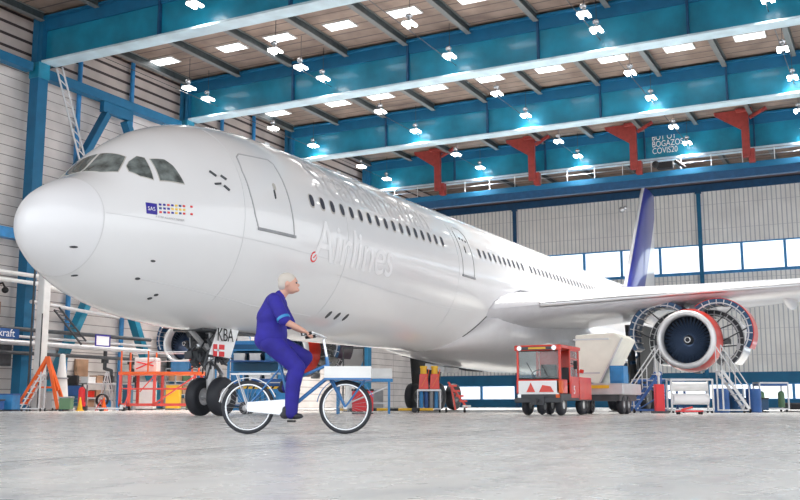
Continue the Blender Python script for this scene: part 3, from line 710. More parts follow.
for side in (1,-1):
    gx=side*5.34; gy=32.2
    b=MB().tube((gx,gy,.8),(gx*.98,gy-.2,4.1),.2).tube((gx,gy,1.7),(side*3.2,gy,3.6),.12).bar((gx,gy-1.05,.72),(gx,gy+1.05,.72),.28,.26).tube((gx-.9,gy-1,.7),(gx+.9,gy-1,.7),.1).tube((gx-.9,gy+1,.7),(gx+.9,gy+1,.7),.1).bar((gx,gy+.4,1.2),(gx,gy+1.6,3.6),.12)
    g=b.build('main_gear_strut','dgrey',AC,smooth=40)
    for sx in (-.7,.7):
        for sy in (-1,1): wheel((gx+sx,gy+sy,.7),.7,.46,AC,nm='main_wheel',light=False)
    MB().prism([(gx+side*.55,gy-1.3,1.2),(gx+side*.55,gy+1.2,1.2),(gx+side*.7,gy+1.5,4.0),(gx+side*.7,gy-1.5,4.0)],(side*.06,0,0)).build('main_gear_door','black',AC)
    b=MB()
    for k in range(20):
        p=Vector((gx+rnd.uniform(-.35,.35),gy+rnd.uniform(-.8,.2),rnd.uniform(1.2,3.6))); b.tube(p,p+Vector((rnd.uniform(-.3,.3),rnd.uniform(-.2,.2),rnd.uniform(-.6,.6))),rnd.uniform(.03,.09),seg=6)
    b.build('gear_hydraulics','navy',g)
    if side<0: MB().prism([(-2.6,gy-2.0,1.95),(-2.6,gy+.2,1.95),(-6.2,gy-.6,2.75),(-6.2,gy-2.0,2.75)],(0,0,.1)).build('inboard_gear_door','dgrey',AC)
# panel under the belly near the far gear
MB().box((-2.2,26.5,1.95),(1.0,1.6,.25),ry=.2).build('belly_scoop','silver',AC)
for X0 in (9.8,10.3,10.8): patch(oval(X0,2.95,.16,.2,8,2),.012,1,bmat='dgrey',name='drain_port')
# ------------------------------------------------------------------ lights / world / camera
w=bpy.data.worlds.new('World'); sc.world=w; w.use_nodes=True; bg=w.node_tree.nodes['Background']; bg.inputs[0].default_value=(.93,.97,1,1); bg.inputs[1].default_value=1.15
def area(loc,rot,size,sizey,power,col=(1,1,1)):
    l=bpy.data.lights.new('lamp_light','AREA'); l.shape='RECTANGLE'; l.size=size; l.size_y=sizey; l.energy=power; l.color=col; l.spread=R(105)
    o=bpy.data.objects.new('hangar_lamp_light',l); C.objects.link(o); o.location=loc; o.rotation_euler=rot; return o
# the light of the lamp rows
for yy,_,xs_ in rows:
    for xx in xs_: area((xx,yy,18.07),(0,0,0),.7,.7,290,(1,.97,.92))
cam=bpy.data.cameras.new('cam'); co=bpy.data.objects.new('camera',cam); C.objects.link(co); sc.camera=co
co.location=(16.9354,-14.8626,.3391); co.rotation_euler=(PI/2+.1568,0,.4762); cam.sensor_width=36; cam.lens=970.78/800*36; cam.clip_end=400
sc.view_settings.view_transform='Standard'; sc.view_settings.look='None'; sc.view_settings.gamma=1; sc.view_settings.use_curve_mapping=False
sc.view_settings.exposure=.78
#EXTRAS
# ------------------------------------------------------------------ cyclist
def fuse(parts,name,m,parent,voxel=.011,smooth=5):
    b=bmesh.new()
    mb=MB(); mb.b.free(); mb.b=b
    for p in parts:
        if p[0]=='c': mb.tube(p[1],p[3],p[2],p[4],seg=20); mb.ball(p[1],p[2],seg=20); mb.ball(p[3],p[4],seg=20)
        elif p[0]=='e': mb.ball(p[1],1,p[2],24,Euler((0,p[3] if len(p)>3 else 0,0)).to_matrix())
    o=mb.build(name,m,parent)
    o.modifiers.new('r','REMESH').mode='VOXEL'; o.modifiers['r'].voxel_size=voxel
    k=o.modifiers.new('s','SMOOTH'); k.factor=.5; k.iterations=smooth
    dg=bpy.context.evaluated_depsgraph_get(); me=bpy.data.meshes.new_from_object(o.evaluated_get(dg)); o.modifiers.clear(); o.data=me; me.name=name
    for q in me.polygons: q.use_smooth=True
    me.materials.clear(); me.materials.append(M[m]); return o
BK=(10.8,-5.55,0); BR=.4762
bk=thing('bicycle','blue bicycle with front carrier box, ridden across the floor by the person in blue','bicycle',BK,BR)
rw,fw,wr=-.53,.57,.30
def bwheel(u,nm):
    o=MB().torus((u,0,wr),(0,1,0),wr-.022,.022,40,10).build(nm,'tyre',bk,smooth=60)
    MB().torus((u,0,wr),(0,1,0),wr-.048,.013,40,6).build('rim','mirror',o,smooth=60)
    b=MB()
    for k in range(28):
        a=2*PI*k/28; y=.025 if k%2 else -.025
        b.tube((u+.02*math.cos(a+1),y,wr+.02*math.sin(a+1)),(u+(wr-.05)*math.cos(a),0,wr+(wr-.05)*math.sin(a)),.0015,seg=4)
    b.build('spokes','steel',o); MB().tube((u,-.05,wr),(u,.05,wr),.025).build('axle_hub','steel',o)
    # mudguard
    pts=[(u+(wr+.03)*math.cos(a),0,wr+(wr+.03)*math.sin(a)) for a in [R(20)+R(150)*i/16 for i in range(17)]]
    b=MB(); b.loft([[(p[0],-.03,p[2]),(p[0],.03,p[2]),(p[0]*.98+u*.02,.03,p[2]-.006),(p[0]*.98+u*.02,-.03,p[2]-.006)] for p in pts]); b.build('mudguard','mirror' if u<0 else 'bike',bk,smooth=40)
bwheel(rw,'rear_wheel'); bwheel(fw,'front_wheel')
bb=(-.05,0,.29)
b=MB(); b.tube(bb,(-.20,0,.86),.018).tube(bb,(.40,0,.66),.022).tube((-.12,0,.56),(.38,0,.78),.018).tube((.385,0,.60),(.35,0,.86),.022)
for y in (-.05,.05): b.tube(bb,(rw,y,wr),.011).tube((-.17,0,.74),(rw,y,wr),.010)
b.build('frame','bike',bk,smooth=50)
b=MB()
for y in (-.05,.05): b.tube((.385,y*.6,.62),(fw,y,wr),.014)
b.build('fork','bike',bk,smooth=50)
MB().tube((-.2,0,.86),(-.225,0,.95),.013).build('seat_post','steel',bk)
MB().ball((-.27,0,.965),1,(.13,.09,.035)).ball((-.16,0,.965),1,(.12,.035,.028)).build('saddle','black',bk,smooth=60)
MB().tube((.35,0,.86),(.31,0,1.06),.016).path([(.10,-.27,1.10),(.22,-.25,1.12),(.33,-.10,1.08),(.33,.10,1.08),(.22,.25,1.12),(.10,.27,1.10)],.013).build('handlebar','mirror',bk,smooth=50)
for y in (-.265,.265): MB().tube((.08,y,1.098),(.2,y*.96,1.117),.018).build('grip','black',bk)
b=MB().b2((.34,-.2,.62),(.86,.2,.635)); 
for y in (-.2,.19): b.b2((.34,y,.635),(.86,y+.012,.75))
b.b2((.34,-.19,.635),(.352,.19,.75)).b2((.848,-.19,.635),(.86,.19,.75)).build('front_carrier_box','whitem',bk)
b=MB().tube((.42,-.12,.62),(fw,-.07,wr),.008).tube((.42,.12,.62),(fw,.07,wr),.008).tube((.8,-.12,.62),(fw,-.07,wr),.008).tube((.8,.12,.62),(fw,.07,wr),.008).b2((.34,-.205,.60),(.86,.205,.62)); b.build('carrier_stay','bike',bk)
b=MB().b2((-.72,-.07,.66),(-.27,.07,.675)).tube((-.66,-.06,.66),(rw,-.06,wr),.007).tube((-.66,.06,.66),(rw,.06,wr),.007); b.build('rear_rack','steel',bk)
MB().lathe([(.085,-.004),(.085,.004),(.02,.004),(.02,-.004)],(-.05,-.06,.29),(0,1,0),28,closedprof=True).build('chainring','steel',bk)
MB().prism([(-.05,-.075,.2),(-.05,-.075,.39),(rw,-.075,.355),(rw,-.075,.25)],(0,.012,0)).build('chain_guard','mirror',bk,bevel=.004)
pn=(-.02,-.12,.145); pf=(-.08,.12,.435)
for p in (pn,pf):
    y=-.09 if p[1]<0 else .09
    c=MB().tube((-.05,y,.29),(p[0],y,p[2]),.010).build('crank','steel',bk)
    MB().box((p[0],p[1]+(-.03 if p[1]<0 else .03),p[2]),(.09,.09,.022)).build('pedal','black',c)
# rider, posed on the saddle with hands on the bar
pe=thing('person','person with grey hair in violet blue workwear riding the blue bicycle to the right','person',BK,BR)
def hand(y):
    s=1 if y>0 else -1; P=[]
    wx_=(.075,y,1.165)
    P.append(('e',(.115,y,1.135),(.05,.042,.022),.5))
    for k,(dy,L) in enumerate(((-.033,.9),(-.011,1.0),(.011,.95),(.033,.8))):
        a=(.145,y+dy,1.13); b_=(.168,y+dy,1.112); c_=(.155,y+dy,1.085)
        P+= [('c',a,.0095,b_,.009),('c',b_,.009,(c_[0],c_[1],c_[2]+(1-L)*.03),.008)]
    P+= [('c',(.10,y-s*.035,1.135),.011,(.125,y-s*.055,1.11),.010),('c',(.125,y-s*.055,1.11),.010,(.145,y-s*.05,1.095),.008)]
    return P
def limbs(g=0):
    P=[]
    # torso from pelvis to shoulders
    P+=[('e',(-.29,0,1.06),(.175+g,.185+g,.14+g)),('c',(-.28,-.05,1.10),.16+g,(-.28,-.05,1.30),.15+g),('c',(-.28,.05,1.10),.16+g,(-.28,.05,1.30),.15+g),
        ('c',(-.29,-.07,1.30),.145+g,(-.24,-.09,1.46),.11+g),('c',(-.29,.07,1.30),.145+g,(-.24,.09,1.46),.11+g),('c',(-.24,-.17,1.50),.065+g,(-.24,.17,1.50),.065+g)]
    return P
def legs(g=0,to=1):
    P=[]
    for s,kn,an in ((-1,(.03,-.12,.74),(-.03,-.115,.235)),(1,(.09,.12,.86),(-.10,.115,.52))):
        P+=[('c',(-.27,s*.095,1.02),.115+g,kn,.075+g),('c',kn,.076+g,(kn[0]*.6+an[0]*.4-.02,kn[1],kn[2]*.6+an[2]*.4),.07+g),('c',(kn[0]*.6+an[0]*.4-.02,kn[1],kn[2]*.6+an[2]*.4),.07+g,an,.042+g*1.9)]
    return P
def arms(g=0,full=True):
    P=[]
    for s in (-1,1):
        sh=(-.23,s*.195,1.49); el=(-.10,s*.27,1.245); wr_=(.075,s*.255,1.16)
        if full: P+=[('c',sh,.06,el,.043),('c',el,.043,wr_,.027),('c',wr_,.027,(.11,s*.255,1.14),.026)]
        else:
            m_=tuple(sh[i]+(el[i]-sh[i])*.92 for i in range(3)); P+=[('c',sh,.08,m_,.072)]
    return P
head=[('c',(-.205,0,1.52),.058,(-.145,0,1.61),.055),('e',(-.10,0,1.70),(.105,.078,.115),.15),('e',(-.065,0,1.655),(.075,.06,.075),.2),('e',(.012,0,1.682),(.022,.014,.018)),('c',(-.005,0,1.70),.014,(.014,0,1.675),.014),
      ('e',(-.01,0,1.625),(.04,.035,.025)),('e',(-.105,-.08,1.69),(.02,.014,.034)),('e',(-.105,.08,1.69),(.02,.014,.034)),('e',(-.02,0,1.73),(.03,.05,.012))]
body=fuse(limbs()+legs()+arms()+head+hand(-.255)+hand(.255),'body','skin',pe,.009,2)
for s in (-1,1):
    e=MB().ball((-.006,s*.032,1.705),.011,seg=12).build('eye','dgrey',body,smooth=60)
MB().ball((.012,0,1.645),1,(.006,.024,.004),12).build('mouth','lred',body)
fuse([('e',(-.115,0,1.735),(.108,.085,.095),.15),('e',(-.155,0,1.69),(.065,.083,.085))],'hair','hair',pe,.012,2)
shirt=fuse(limbs(.014)+arms(.0,False)+[('c',(-.21,0,1.535),.07,(-.19,0,1.56),.068)],'workwear_shirt','overall',pe,.012,3)
fuse(legs(.016)+[('e',(-.29,0,1.05),(.18,.195,.13))],'workwear_trousers','overall',pe,.012,3)
for s,p in ((-1,pn),(1,pf)):
    x0=p[0]-.02; z0=p[2]+.055
    fuse([('e',(x0+.05,p[1],z0),(.10,.045,.035)),('e',(x0-.055,p[1],z0+.012),(.06,.04,.045)),('c',(x0-.05,p[1],z0+.03),.04,(x0-.05,p[1],z0+.07),.042)],'shoe','shoe',pe,.009,2)
MB().tube((-.125,-.253,1.29),(-.112,-.262,1.262),.078,.078).build('sleeve_band','lblue',shirt,smooth=60)
# ------------------------------------------------------------------ red tow tractor
t=thing('tow_tractor','red hangar tow tractor with glazed cab and white front panel, beside the belly','tractor',(7.62,13.35,0))
MB().b2((-.66,-1.5,.42),(.66,1.5,.62)).b2((-.7,-1.62,.36),(.7,-1.45,.5)).build('chassis','dgrey',t,bevel=.02)
MB().b2((-.68,-1.5,.62),(.68,-1.38,1.02)).b2((-.68,-1.38,.62),(-.6,-.1,1.02)).b2((.56,.25,.45),(.68,1.45,1.12)).b2((-.68,.25,.45),(-.56,1.45,1.12)).b2((-.56,1.38,.45),(.56,1.45,1.12)).b2((-.56,.25,1.06),(.56,1.38,1.12)).b2((.6,-1.38,.62),(.68,-.95,1.02)).b2((-.56,.2,.45),(.56,.3,1.9)).build('body_panel','redp',t,bevel=.02)
MB().b2((-.6,-1.53,.60),(.6,-1.5,.98)).build('front_panel','lett',t)
MB().prism([(-.36,-1.545,.66),(-.10,-1.545,.66),(-.23,-1.545,.93)],(0,.012,0)).build('front_arrow','redp',t)
MB().prism([(.02,-1.545,.66),(.46,-1.545,.66),(.36,-1.545,.82),(.12,-1.545,.86)],(0,.012,0)).build('front_arrow','redp',t)
for x0 in (-.66,.60): MB().b2((x0,-1.5,1.02),(x0+.06,-1.44,1.92)).build('cab_pillar','redp',t)
for x0 in (-.66,.60): MB().b2((x0,.2,1.02),(x0+.06,.28,1.95)).build('cab_pillar','redp',t)
MB().b2((.62,-.62,.62),(.66,-.56,1.92)).b2((.62,.16,.45),(.66,.22,1.92)).b2((.62,-.56,1.86),(.66,.16,1.92)).b2((.62,-.56,1.40),(.66,.16,1.44)).b2((.62,-.56,1.62),(.66,.16,1.65)).b2((.62,-.56,.5),(.67,.16,1.12)).build('side_door','redp',t,bevel=.008)
MB().b2((.635,-.55,1.12),(.645,.15,1.86)).build('door_glass','cab',t)
MB().b2((-.7,-1.56,1.90),(.7,.32,2.0)).b2((-.7,-1.58,1.84),(.7,-1.48,1.98)).build('roof','redp',t,bevel=.02)
MB().b2((-.54,-1.60,1.86),(.54,-1.575,1.95)).build('roof_sign_strip','dgrey',t)
MB().b2((-.26,-1.606,1.88),(.26,-1.60,1.93)).build('sign_face','yellow',t)
for x0 in (-.58,.46): MB().tube((x0+.05,-1.62,1.91),(x0+.05,-1.57,1.91),.07,seg=20).build('roof_lamp','mirror',t)
MB().b2((-.6,-1.485,1.04),(.6,-1.47,1.84)).build('windshield','cab',t)
MB().b2((-.62,-1.49,1.02),(.62,-1.46,1.06)).b2((-.62,-1.49,1.82),(.62,-1.46,1.86)).build('windshield_frame','black',t)
MB().tube((-.1,-1.5,1.06),(-.35,-1.5,1.5),.008).tube((.3,-1.5,1.06),(.1,-1.5,1.45),.008).build('wiper','black',t)
MB().torus((-.2,-.95,1.2),(0,-.6,.8),.19,.016,28,8).tube((-.2,-1.2,.8),(-.2,-.95,1.2),.02).build('steering_wheel','black',t,smooth=60)
MB().b2((-.45,-.5,.62),(.05,0,.95)).b2((-.45,-.06,.95),(.05,.06,1.5)).build('driver_seat','black',t,bevel=.05)
MB().b2((.15,-.5,.62),(.5,0,.9)).b2((.15,-.06,.95),(.5,.06,1.4)).build('passenger_seat','dgrey',t,bevel=.05)
for x0 in (-.62,.52): MB().b2((x0,-1.56,.50),(x0+.1,-1.5,.60)).build('headlamp','orange' if x0>0 else 'mirror',t)
MB().b2((.55,-1.53,.64),(.69,-1.36,.98)).build('corner_marker','orange',t)
MB().tube((.68,-.6,1.5),(.86,-.7,1.45),.012).b2((.8,-.74,1.32),(.9,-.68,1.56)).build('wing_mirror','black',t)
MB().tube((.68,.3,1.3),(.78,.3,1.28),.06).build('side_reflector','redp',t)
text('5',.34,'fleet_number','lett',t,(.675,-.35,.62),(PI/2,0,PI/2),.8)
b=MB().bar((0,-1.6,.42),(0,-1.85,.42),.1,.08).b2((-.2,-1.66,.3),(.2,-1.6,.55)); b.tube((0,-1.85,.3),(0,-1.85,.5),.03).build('tow_hitch','dgrey',t)
for (x0,y0) in ((-.5,-1.05),(.5,-1.05),(-.5,.9),(.5,.9)):
    o=MB().lathe([(.12,-.09),(.25,-.1),(.29,-.06),(.30,0),(.29,.06),(.25,.1),(.12,.09)],(x0,y0,.30),(1,0,0),28).build('wheel','tyre',t,smooth=50)
    MB().lathe([(.13,-.085),(.1,-.04),(.03,-.07),(.001,-.07)],(x0,y0,.30),(-1 if x0<0 else -1,0,0),20).lathe([(.13,-.085),(.1,-.04),(.03,-.07),(.001,-.07)],(x0,y0,.30),(1,0,0),20).build('wheel_hub','whitem',o)
o=MB().lathe([(.1,-.08),(.2,-.09),(.25,0),(.2,.09),(.1,.08)],(0,-1.25,.26),(1,0,0),24).build('guide_wheel','tyre',t,smooth=50); MB().tube((-.1,-1.25,.26),(.1,-1.25,.26),.1).build('wheel_hub','grey',o)
# ------------------------------------------------------------------ beige conveyor truck behind the tractor
t=thing('service_truck','beige high box truck with slanted tail standing behind the red tractor','truck',(8.0,16.7,0))
MB().prism([(-.75,-.2,1.15),(.05,-.2,.95),(.85,-.2,2.45),(.62,-.2,2.62),(-.70,-.2,2.58)],(0,1.9,0)).build('box_body','beige',t,bevel=.04)
b=MB()
for zz in (1.3,2.4): b.b2((-.76,-.23,zz),(.1+.3*(zz-1.3),-.2,zz+.05))
b.bar((.1,-.22,1.0),(.88,-.22,2.45),.08,.05); b.build('box_rail','silver',t)
MB().b2((-.75,-.6,.62),(.95,1.8,.98)).build('flatbed','silver',t,bevel=.03)
MB().b2((-.6,-.5,.42),(.8,1.7,.62)).build('underframe','dgrey',t)
MB().b2((.45,-.3,.98),(.9,.3,1.55)).b2((.5,-.33,1.05),(.85,-.3,1.5)).build('control_cabinet','lblue',t,bevel=.02)
MB().b2((-.74,-.63,.82),(.5,-.6,.92)).build('yellow_rail','yellow',t)
for (x0,y0) in ((.72,.0),(.72,.6),(-.5,.0),(-.5,.6)):
    o=MB().lathe([(.12,-.1),(.26,-.1),(.30,-.05),(.30,.05),(.26,.1),(.12,.1)],(x0,y0,.30),(1,0,0),24).build('wheel','tyre',t,smooth=50)
    MB().lathe([(.13,-.09),(.08,-.03),(.001,-.05)],(x0,y0,.3),(1,0,0),18).lathe([(.13,-.09),(.08,-.03),(.001,-.05)],(x0,y0,.3),(-1,0,0),18).build('wheel_hub','silver',o)
# ------------------------------------------------------------------ helpers for hangar equipment
def castor(b,x,y,r=.07): b.tube((x-.025,y,r),(x+.025,y,r),r,seg=14)
def castors(t,w,d,r=.07,m='black'):
    for sx in (-1,1):
        for sy in (-1,1):
            b=MB(); castor(b,sx*w/2,sy*d/2,r); b.bar((sx*w/2,sy*d/2,r),(sx*w/2,sy*d/2,r*2+.02),.03); b.build('castor',m,t)
def frame_box(b,w,d,h,z0,r=.025):
    for z in (z0,z0+h):
        for s in (-1,1): b.bar((-w/2,s*d/2,z),(w/2,s*d/2,z),r*2); b.bar((s*w/2,-d/2,z),(s*w/2,d/2,z),r*2)
    for sx in (-1,1):
        for sy in (-1,1): b.bar((sx*w/2,sy*d/2,z0),(sx*w/2,sy*d/2,z0+h),r*2)
    return b
VR=.4762 # facing the camera side of the hangar
# trolley with jacks
t=thing('bottle_trolley','silver caged trolley with blue cylinders in front of the far main wheels','trolley',(.76,18.9,0),VR)
frame_box(MB(),.86,.6,.68,.14,.02).b2((-.43,-.3,.12),(.43,.3,.16)).b2((-.45,-.32,.84),(.45,.32,.87)).build('cage','silver',t)
for k in range(4): MB().tube((-.29+.19*k,-.1,.17),(-.29+.19*k,-.1,.75),.075,seg=16).ball((-.29+.19*k,-.1,.75),.075).build('gas_cylinder',['lblue','mblue','grey','lblue'][k],t,smooth=40)
castors(t,.8,.5)
for j,(dx,lab) in enumerate(((-.2,'left of two red and yellow axle jacks standing on the silver trolley'),(.22,'right of two red and yellow axle jacks standing on the silver trolley'))):
    c=math.cos(VR);s_=math.sin(VR)
    k=thing('axle_jack',lab,'jack',(.76+dx*c,18.9+dx*s_,.875),VR,'axle jacks')
    MB().prism([(-.19,-.12,0),(.19,-.12,0),(.15,-.12,.58),(-.15,-.12,.58)],(0,.24,0)).build('body','redp',k,bevel=.02)
    MB().tube((0,0,.58),(0,0,.85),.12).tube((0,0,.80),(0,0,.88),.14).build('ram','yellow',k,smooth=40)
    MB().bar((-.08,-.14,.1),(.1,-.14,.45),.04,.03).tube((.12,-.1,.3),(.2,-.14,.75),.018).build('pump_lever','orange',k)
t=thing('step_rack','red folded step rack on wheels right of the silver trolley','rack',(1.68,19.3,0),VR)
b=MB()
for s_ in (-.2,.2): b.bar((-.25,s_,1.12),(.42,s_,.2),.06)
b.bar((-.25,-.2,1.12),(-.25,.2,1.12),.06).bar((.42,-.2,.2),(.42,.2,.2),.06).bar((.0,-.2,.1),(-.15,-.2,.98),.05).bar((0,.2,.1),(-.15,.2,.98),.05).build('frame','redp',t)
for k in range(5): MB().box((-.13+.13*k+.03,-.02,1.0-.19*k),(.30,.5,.07)).build('tread','whitem' if k==4 else 'redp',t)
castors(t,.7,.42,.08)
# docking stand, red, beside the left wall
t=thing('docking_stand','red steel docking stand with rail posts behind the nose gear','stand',(-15.6,22.7,0),VR)
w_,d_,h_=3.7,1.6,1.72
b=MB()
for xx in (-w_/2,-w_/2+.42,-.2,w_/2-.1):
    for yy in (-d_/2,d_/2): b.bar((xx,yy,.2),(xx,yy,h_),.13)
for yy in (-d_/2,d_/2): b.bar((-w_/2,yy,.28),(w_/2,yy,.28),.13); b.bar((-w_/2,yy,1.05),(w_/2,yy,1.05),.06)
b.bar((-w_/2,-d_/2,.28),(-w_/2,d_/2,.28),.13).bar((w_/2,-d_/2,.28),(w_/2,d_/2,.28),.13)
b.bar((-.2,-d_/2,.3),(1.75,-d_/2,1.65),.07).bar((-.9,-d_/2,.9),(-.2,-d_/2,1.7),.05)
b.build('base_frame','redp',t)
MB().b2((-w_/2-.1,-d_/2-.1,h_),(w_/2+.3,d_/2+.1,h_+.14)).build('deck','orange',t)
for xx in (-w_/2,-.55,1.6):
    for s_ in (-1,1): MB().bar((xx,s_*d_/2,h_+.14),(xx,s_*d_/2,h_+1.15),.07).build('rail_post','orange',t)
b=MB().tube((-w_/2,-d_/2,h_+1.1),(1.6,-d_/2,h_+1.1),.025).tube((-w_/2,-d_/2,h_+.65),(1.6,-d_/2,h_+.65),.02).tube((-w_/2,d_/2,h_+1.1),(1.6,d_/2,h_+1.1),.025); b.build('handrail','silver',t)
for sx in (-1,1):
    for sy in (-1,1):
        b=MB(); b.tube((sx*(w_/2-.05)-.05,sy*d_/2,.17),(sx*(w_/2-.05)+.05,sy*d_/2,.17),.17,seg=20); o=b.build('wheel','tyre',t); MB().tube((sx*(w_/2-.05)-.06,sy*d_/2,.17),(sx*(w_/2-.05)+.06,sy*d_/2,.17),.06,seg=12).build('wheel_hub','yellow',o)
t=thing('covered_crate','pale covered crate with red markings on top of the red docking stand','crate',(-16.3,22.35,1.862),VR)
MB().box((0,0,.35),(1.1,.8,.7)).build('crate_body','whitem',t,bevel=.05)
MB().tube((-.45,-.41,.15),(.45,-.41,.55),.03).tube((-.45,-.41,.5),(.4,-.41,.3),.03).build('red_strap','lred',t)
t=thing('storage_bin','blue open bin on top of the red docking stand','bin',(-14.8,23.1,1.862),VR)
frame_box(MB(),.8,.6,.45,.03,.03).b2((-.4,-.3,0),(.4,.3,.05)).b2((-.4,-.31,.05),(.4,-.28,.45)).b2((-.4,.28,.05),(.4,.31,.45)).build('bin_body','lblue',t)
MB().box((0,0,.5),(.5,.4,.12)).build('folded_cloth','yellow',t,bevel=.03)
# goods under/behind the stand
def crate(x,y,w,d,h,m,lab,rz=VR,z=0,name='storage_crate',cat='crate',lid='grey'):
    t=thing(name,lab,cat,(x,y,z),rz)
    MB().box((0,0,h/2+.04),(w,d,h-.08)).build('body',m,t,bevel=.02)
    MB().box((0,0,h-.02),(w+.04,d+.04,.06)).build('lid',lid,t,bevel=.01)
    MB().b2((-w/2,-d/2,0),(-w/2+.1,d/2,.04)).b2((w/2-.1,-d/2,0),(w/2,d/2,.04)).b2((-w/2,-.05,.01),(w/2,.05,.04)).build('skid','dgrey',t)
    return t
crate(-17.6,25.9,.7,.6,1.35,'yellow','yellow tall crate behind the red docking stand')
crate(-17.0,26.9,.8,.6,1.0,'green','green crate behind the red docking stand, right of the yellow crate')
crate(-18.4,24.7,.9,.7,1.5,'whitem','white tall crate behind the left end of the red docking stand')
crate(-18.2,23.1,.42,.5,1.28,'teal','tall dark teal cabinet left of the red docking stand',name='tool_cabinet',cat='cabinet',lid='teal')
# orange A-frame hoist
t=thing('shop_hoist','orange A frame shop hoist at far left in front of the white mast','hoist',(-17.4,17.0,0),VR)
b=MB()
for s_ in (-1,1):
    b.bar((-1.0,s_*.5,.3),(-.02,0,2.42),.12).bar((.75,s_*.5,.1),(.02,0,2.42),.13)
b.bar((-1.0,-.5,.35),(-1.0,.5,.35),.1).bar((.75,-.5,.15),(.75,.5,.15),.1).build('legs_frame','orange',t)
MB().bar((-.55,-.3,1.05),(.4,-.3,1.05),.08).bar((.0,0,2.3),(.55,-.1,.9),.16).build('cross_brace','orange',t)
b=MB().tube((0,0,2.35),(0,0,1.6),.02).box((0,0,1.5),(.14,.14,.22)); b.build('hoist_block','dgrey',t)
castors(t,1.7,1.0,.09)
t=thing('rolling_steps','silver rolling steps standing under the orange hoist','steps',(-16.9,15.9,0),VR)
b=MB()
for s_ in (-.3,.3): b.bar((-.45,s_,.12),(.35,s_,1.6),.05); b.bar((.35,s_,.12),(.35,s_,1.7),.05); b.bar((-.45,s_,.12),(.35,s_,.12),.05)
b.build('side_frame','silver',t)
for k in range(6): MB().box((-.38+.14*k,0,.3+.25*k),(.2,.6,.035)).build('tread','steel',t)
castors(t,.8,.56,.06)
crate(-18.2,15.35,1.2,.9,.75,'lblue','blue lidded bin at the far left edge on the floor',name='waste_bin',cat='bin',lid='mblue')
crate(-17.6,14.35,.7,.7,.5,'mblue','low dark blue bin at the far left edge, nearer the camera',name='waste_bin',cat='bin',lid='dgrey')
crate(-16.0,16.9,.5,.45,.62,'green','small green grey chest right of the rolling steps')
crate(-19.3,19.0,.5,.5,.9,'silver','silver chest between the orange hoist and the lower brace')
# white bagged hose / blower
t=thing('air_blower','white cone shaped air blower beside the orange hoist','blower',(-18.1,18.55,0),VR)
MB().lathe([(.001,0),(.34,0),(.36,.3),(.26,1.3),(.16,2.0),(.12,2.5),(.001,2.55)],(0,0,.1),(0,0,1),24).build('housing','whitem',t,smooth=50)
MB().torus((0,0,1.5),(0,0,1),.27,.04,20,6).torus((0,0,.5),(0,0,1),.37,.03,20,6).build('band','grey',t)
castors(t,.5,.5,.06)
t=thing('fire_extinguisher_cart','red wheeled fire extinguisher near the left wall','extinguisher',(-17.6,19.4,0),VR)
MB().tube((0,0,.2),(0,0,.95),.17,seg=20).ball((0,0,.95),.17).build('cylinder','lred',t,smooth=50)
MB().tube((0,0,1.1),(0,0,1.25),.04).path([(0,-.05,1.2),(.2,-.15,1.0),(.2,-.15,.4)],.02).build('hose_valve','black',t)
MB().bar((-.15,.15,.1),(-.15,.25,1.2),.03).bar((.15,.15,.1),(.15,.25,1.2),.03).tube((-.2,.2,.12),(.2,.2,.12),.12,seg=18).build('cart_frame','dgrey',t)
# compressor
t=thing('tool_cart','dark blue tool cart right of the red extinguisher','cart',(-18.6,19.75,0),VR)
MB().box((0,0,.95),(.85,.5,.5)).build('upper_chest','mblue',t,bevel=.02)
for k in range(3): o=MB().box((0,-.26,.3+.17*k),(.75,.03,.14)).build('drawer','teal',t); MB().box((0,-.29,.32+.17*k),(.4,.02,.03)).build('handle','silver',o)
MB().box((0,0,.42),(.8,.5,.56)).build('lower_chest','grey',t,bevel=.02)
MB().box((0,0,1.45),(.5,.35,.45)).box((0,0,1.2),(.9,.55,.04)).build('top_unit','black',t,bevel=.02)
castors(t,.7,.4,.07)
# bench with boxes
t=thing('work_bench','long silver work bench with shelves along the left wall','bench',(-19.0,21.7,0),PI/2)
frame_box(MB(),1.9,.7,1.25,.05,.03).build('frame','silver',t)
MB().b2((-.98,-.37,1.3),(.98,.37,1.35)).build('bench_top','whitem',t)
MB().b2((-.95,-.35,.6),(.95,.35,.64)).b2((-.95,-.35,.12),(.95,.35,.16)).build('shelf','silver',t)
rnd=random.Random(11)
mats=['brown','whitem','brown','lblue','redp','grey','whitem','yellow','black','silver','lred','green','brown','whitem']
nms={'brown':'brown cardboard','whitem':'white','lblue':'blue','redp':'red','grey':'grey','yellow':'yellow','black':'black','silver':'silver','lred':'bright red','green':'green'}
shelf=[(.16,'the bottom shelf'),(.64,'the middle shelf'),(1.35,'the top')]
used={}
for si,(z,zn) in enumerate(shelf):
    yy=-.8
    for k in range(3):
        m=['brown','whitem','lblue','redp','brown','grey','whitem','brown','black'][si*3+k]
        h=rnd.uniform(.28,.4); w0=rnd.uniform(.4,.5)
        o=MB().box((0,0,h/2),(.5,w0,h)).b2((-.26,-w0/2-.01,h-.06),(.26,w0/2+.01,h)).build('storage_box',m); o.location=(-19.0,21.7+yy+w0/2,z+.002)
        if m=='brown': m2='brown cardboard'
        else: m2=nms[m]
        tag(o,'%s box, %s on %s of the left wall work bench'%(m2,['nearest the extinguisher','in the middle','nearest the teal cabinet'][k],zn),'box','boxes on the work bench')
        yy+=.58
